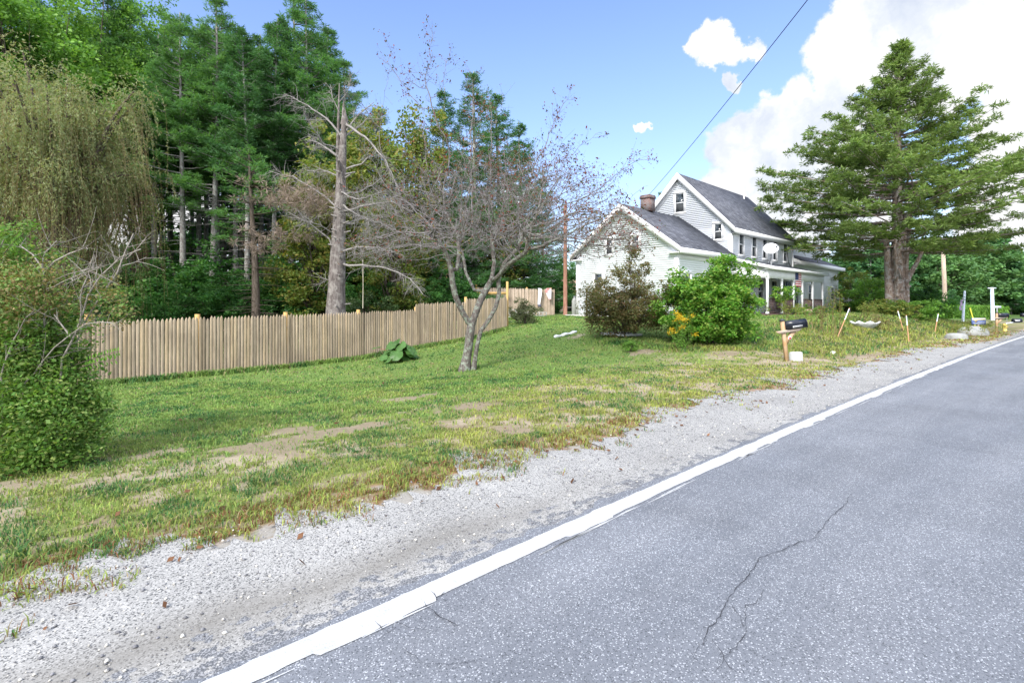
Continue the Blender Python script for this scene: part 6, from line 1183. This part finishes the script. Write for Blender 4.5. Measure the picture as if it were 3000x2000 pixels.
q = H(7.3, -2.5, 0); broadleaf('young_sapling', 'thin yellow green sapling in front of the porch posts', 'tree', on(q.x, q.y), 2, .7, .55, 1.3, 631, 26, 55, .05, .22, BRG, .02, None, 1)
for k, x in enumerate((10.0, 12.6, 14.6)): q = H(x, -2.6, 0); broadleaf('porch_plant', 'low green plant %s along the porch foot' % ('at the left of the steps', 'between the two tan stones', 'at the right end')[k], 'plant', on(q.x, q.y), .6, .5, .25, .25, 635+k, 30, 50, .035, .16, GR1, .01, 'plants along the porch foot', 3)
GF = 'trees of the far tree line'
f1 = conifer('pine_tree', '', 'tree', (0, 0, 0), 12, .04, 3.6, 641, 22, 6.0, FARG, .18, 12, .36, GF, stubs=False, prof=lambda q: (1-q)**.6, dens=.9, tw=.3); f2_ = broadleaf('oak_tree', '', 'tree', (0, 0, 0), 11, 3.6, 5.0, 5.4, 642, 150, 80, .20, 1.1, leafmat('far_oak', [(.09, .21, .075), (.12, .26, .085), (.15, .29, .09)], .3, .6, (.3, .65)), .2, GF)
rows = [(2440, 84, 1.0), (2478, 76, .95), (2515, 88, 1.1), (2550, 80, .95), (2588, 92, 1.15), (2622, 78, .9), (2655, 90, 1.1), (2690, 82, 1.0), (2725, 95, 1.2), (2755, 80, 1.0), (2790, 90, 1.2), (2822, 84, 1.05), (2855, 98, 1.35), (2890, 84, 1.15), (2925, 92, 1.3), (2960, 82, 1.0), (2995, 90, 1.0), (3040, 84, .9), (3100, 92, 1.1), (3170, 84, 1.1), (2400, 90, .9), (2770, 108, 1.4), (2600, 110, 1.25), (2680, 112, 1.35), (2870, 112, 1.45), (2500, 108, 1.2)]
for k, (px, Zd, sc) in enumerate(sorted(rows)):
    q = pw(px, 900, Zd); lb = 'far green tree, %s from the left in the tree line beyond the big trunk' % ORD[k]; src = f1 if k % 3 != 1 else f2_
    if k == 0: f1.location = (q.x, q.y, -1); f1['label'] = lb; f1.scale = (sc,)*3
    elif k == 1: f2_.location = (q.x, q.y, -1); f2_['label'] = lb; f2_.scale = (sc,)*3
    else: dup(src, (q.x, q.y, -1), k*1.3, lb, (sc*1.25, sc*1.25, sc))
for k, (px, Zd, sc) in enumerate([(2712, 62, .30), (2790, 60, .28)]): q = pw(px, 900, Zd); dup(f1, on(q.x, q.y), k, ['small dusky conifer left of the pale pole', 'small dusky conifer between the pale pole and the flagpole'][k], (sc*1.3, sc*1.3, sc), 'small conifers by the corn')
# strip of corn beyond the pole
r = rng(651); n = 26000; tq = r.random(n); a, b = pw(2690, 900, 62), pw(2960, 900, 54); x = a.x+(b.x-a.x)*tq; y = a.y+(b.y-a.y)*tq+r.uniform(0, 5, n); c = np.stack([x, y, terrain(x, y)+r.random(n)*1.35], -1); d = rdir(r, n)*.5; d[:, 2] += .7; d = unit(d); v = unit(np.cross(d, rdir(r, n))); G = Geo(); G.cards(c, d*.28, v*.045); tag(G.build('corn', GR1), 'low strip of bright green corn beyond the pale pole', 'corn', kind='stuff')
# surrounding woods out of the frame, so that the place is closed on every side
mass('surrounding_woods', 'far woods ringing the fields beyond the road', [(150, 120), (190, 40), (150, -60), (30, -110), (-90, -80), (-110, 20), (-70, 70)], 14, 661, 42000, FARG, .9, 10)
mass('roadside_woods', 'bushes and woods on the other side of the road', [(120, 70), (60, 20), (30, -12), (0, -40)], 6, 662, 30000, GR2, .4, 4)
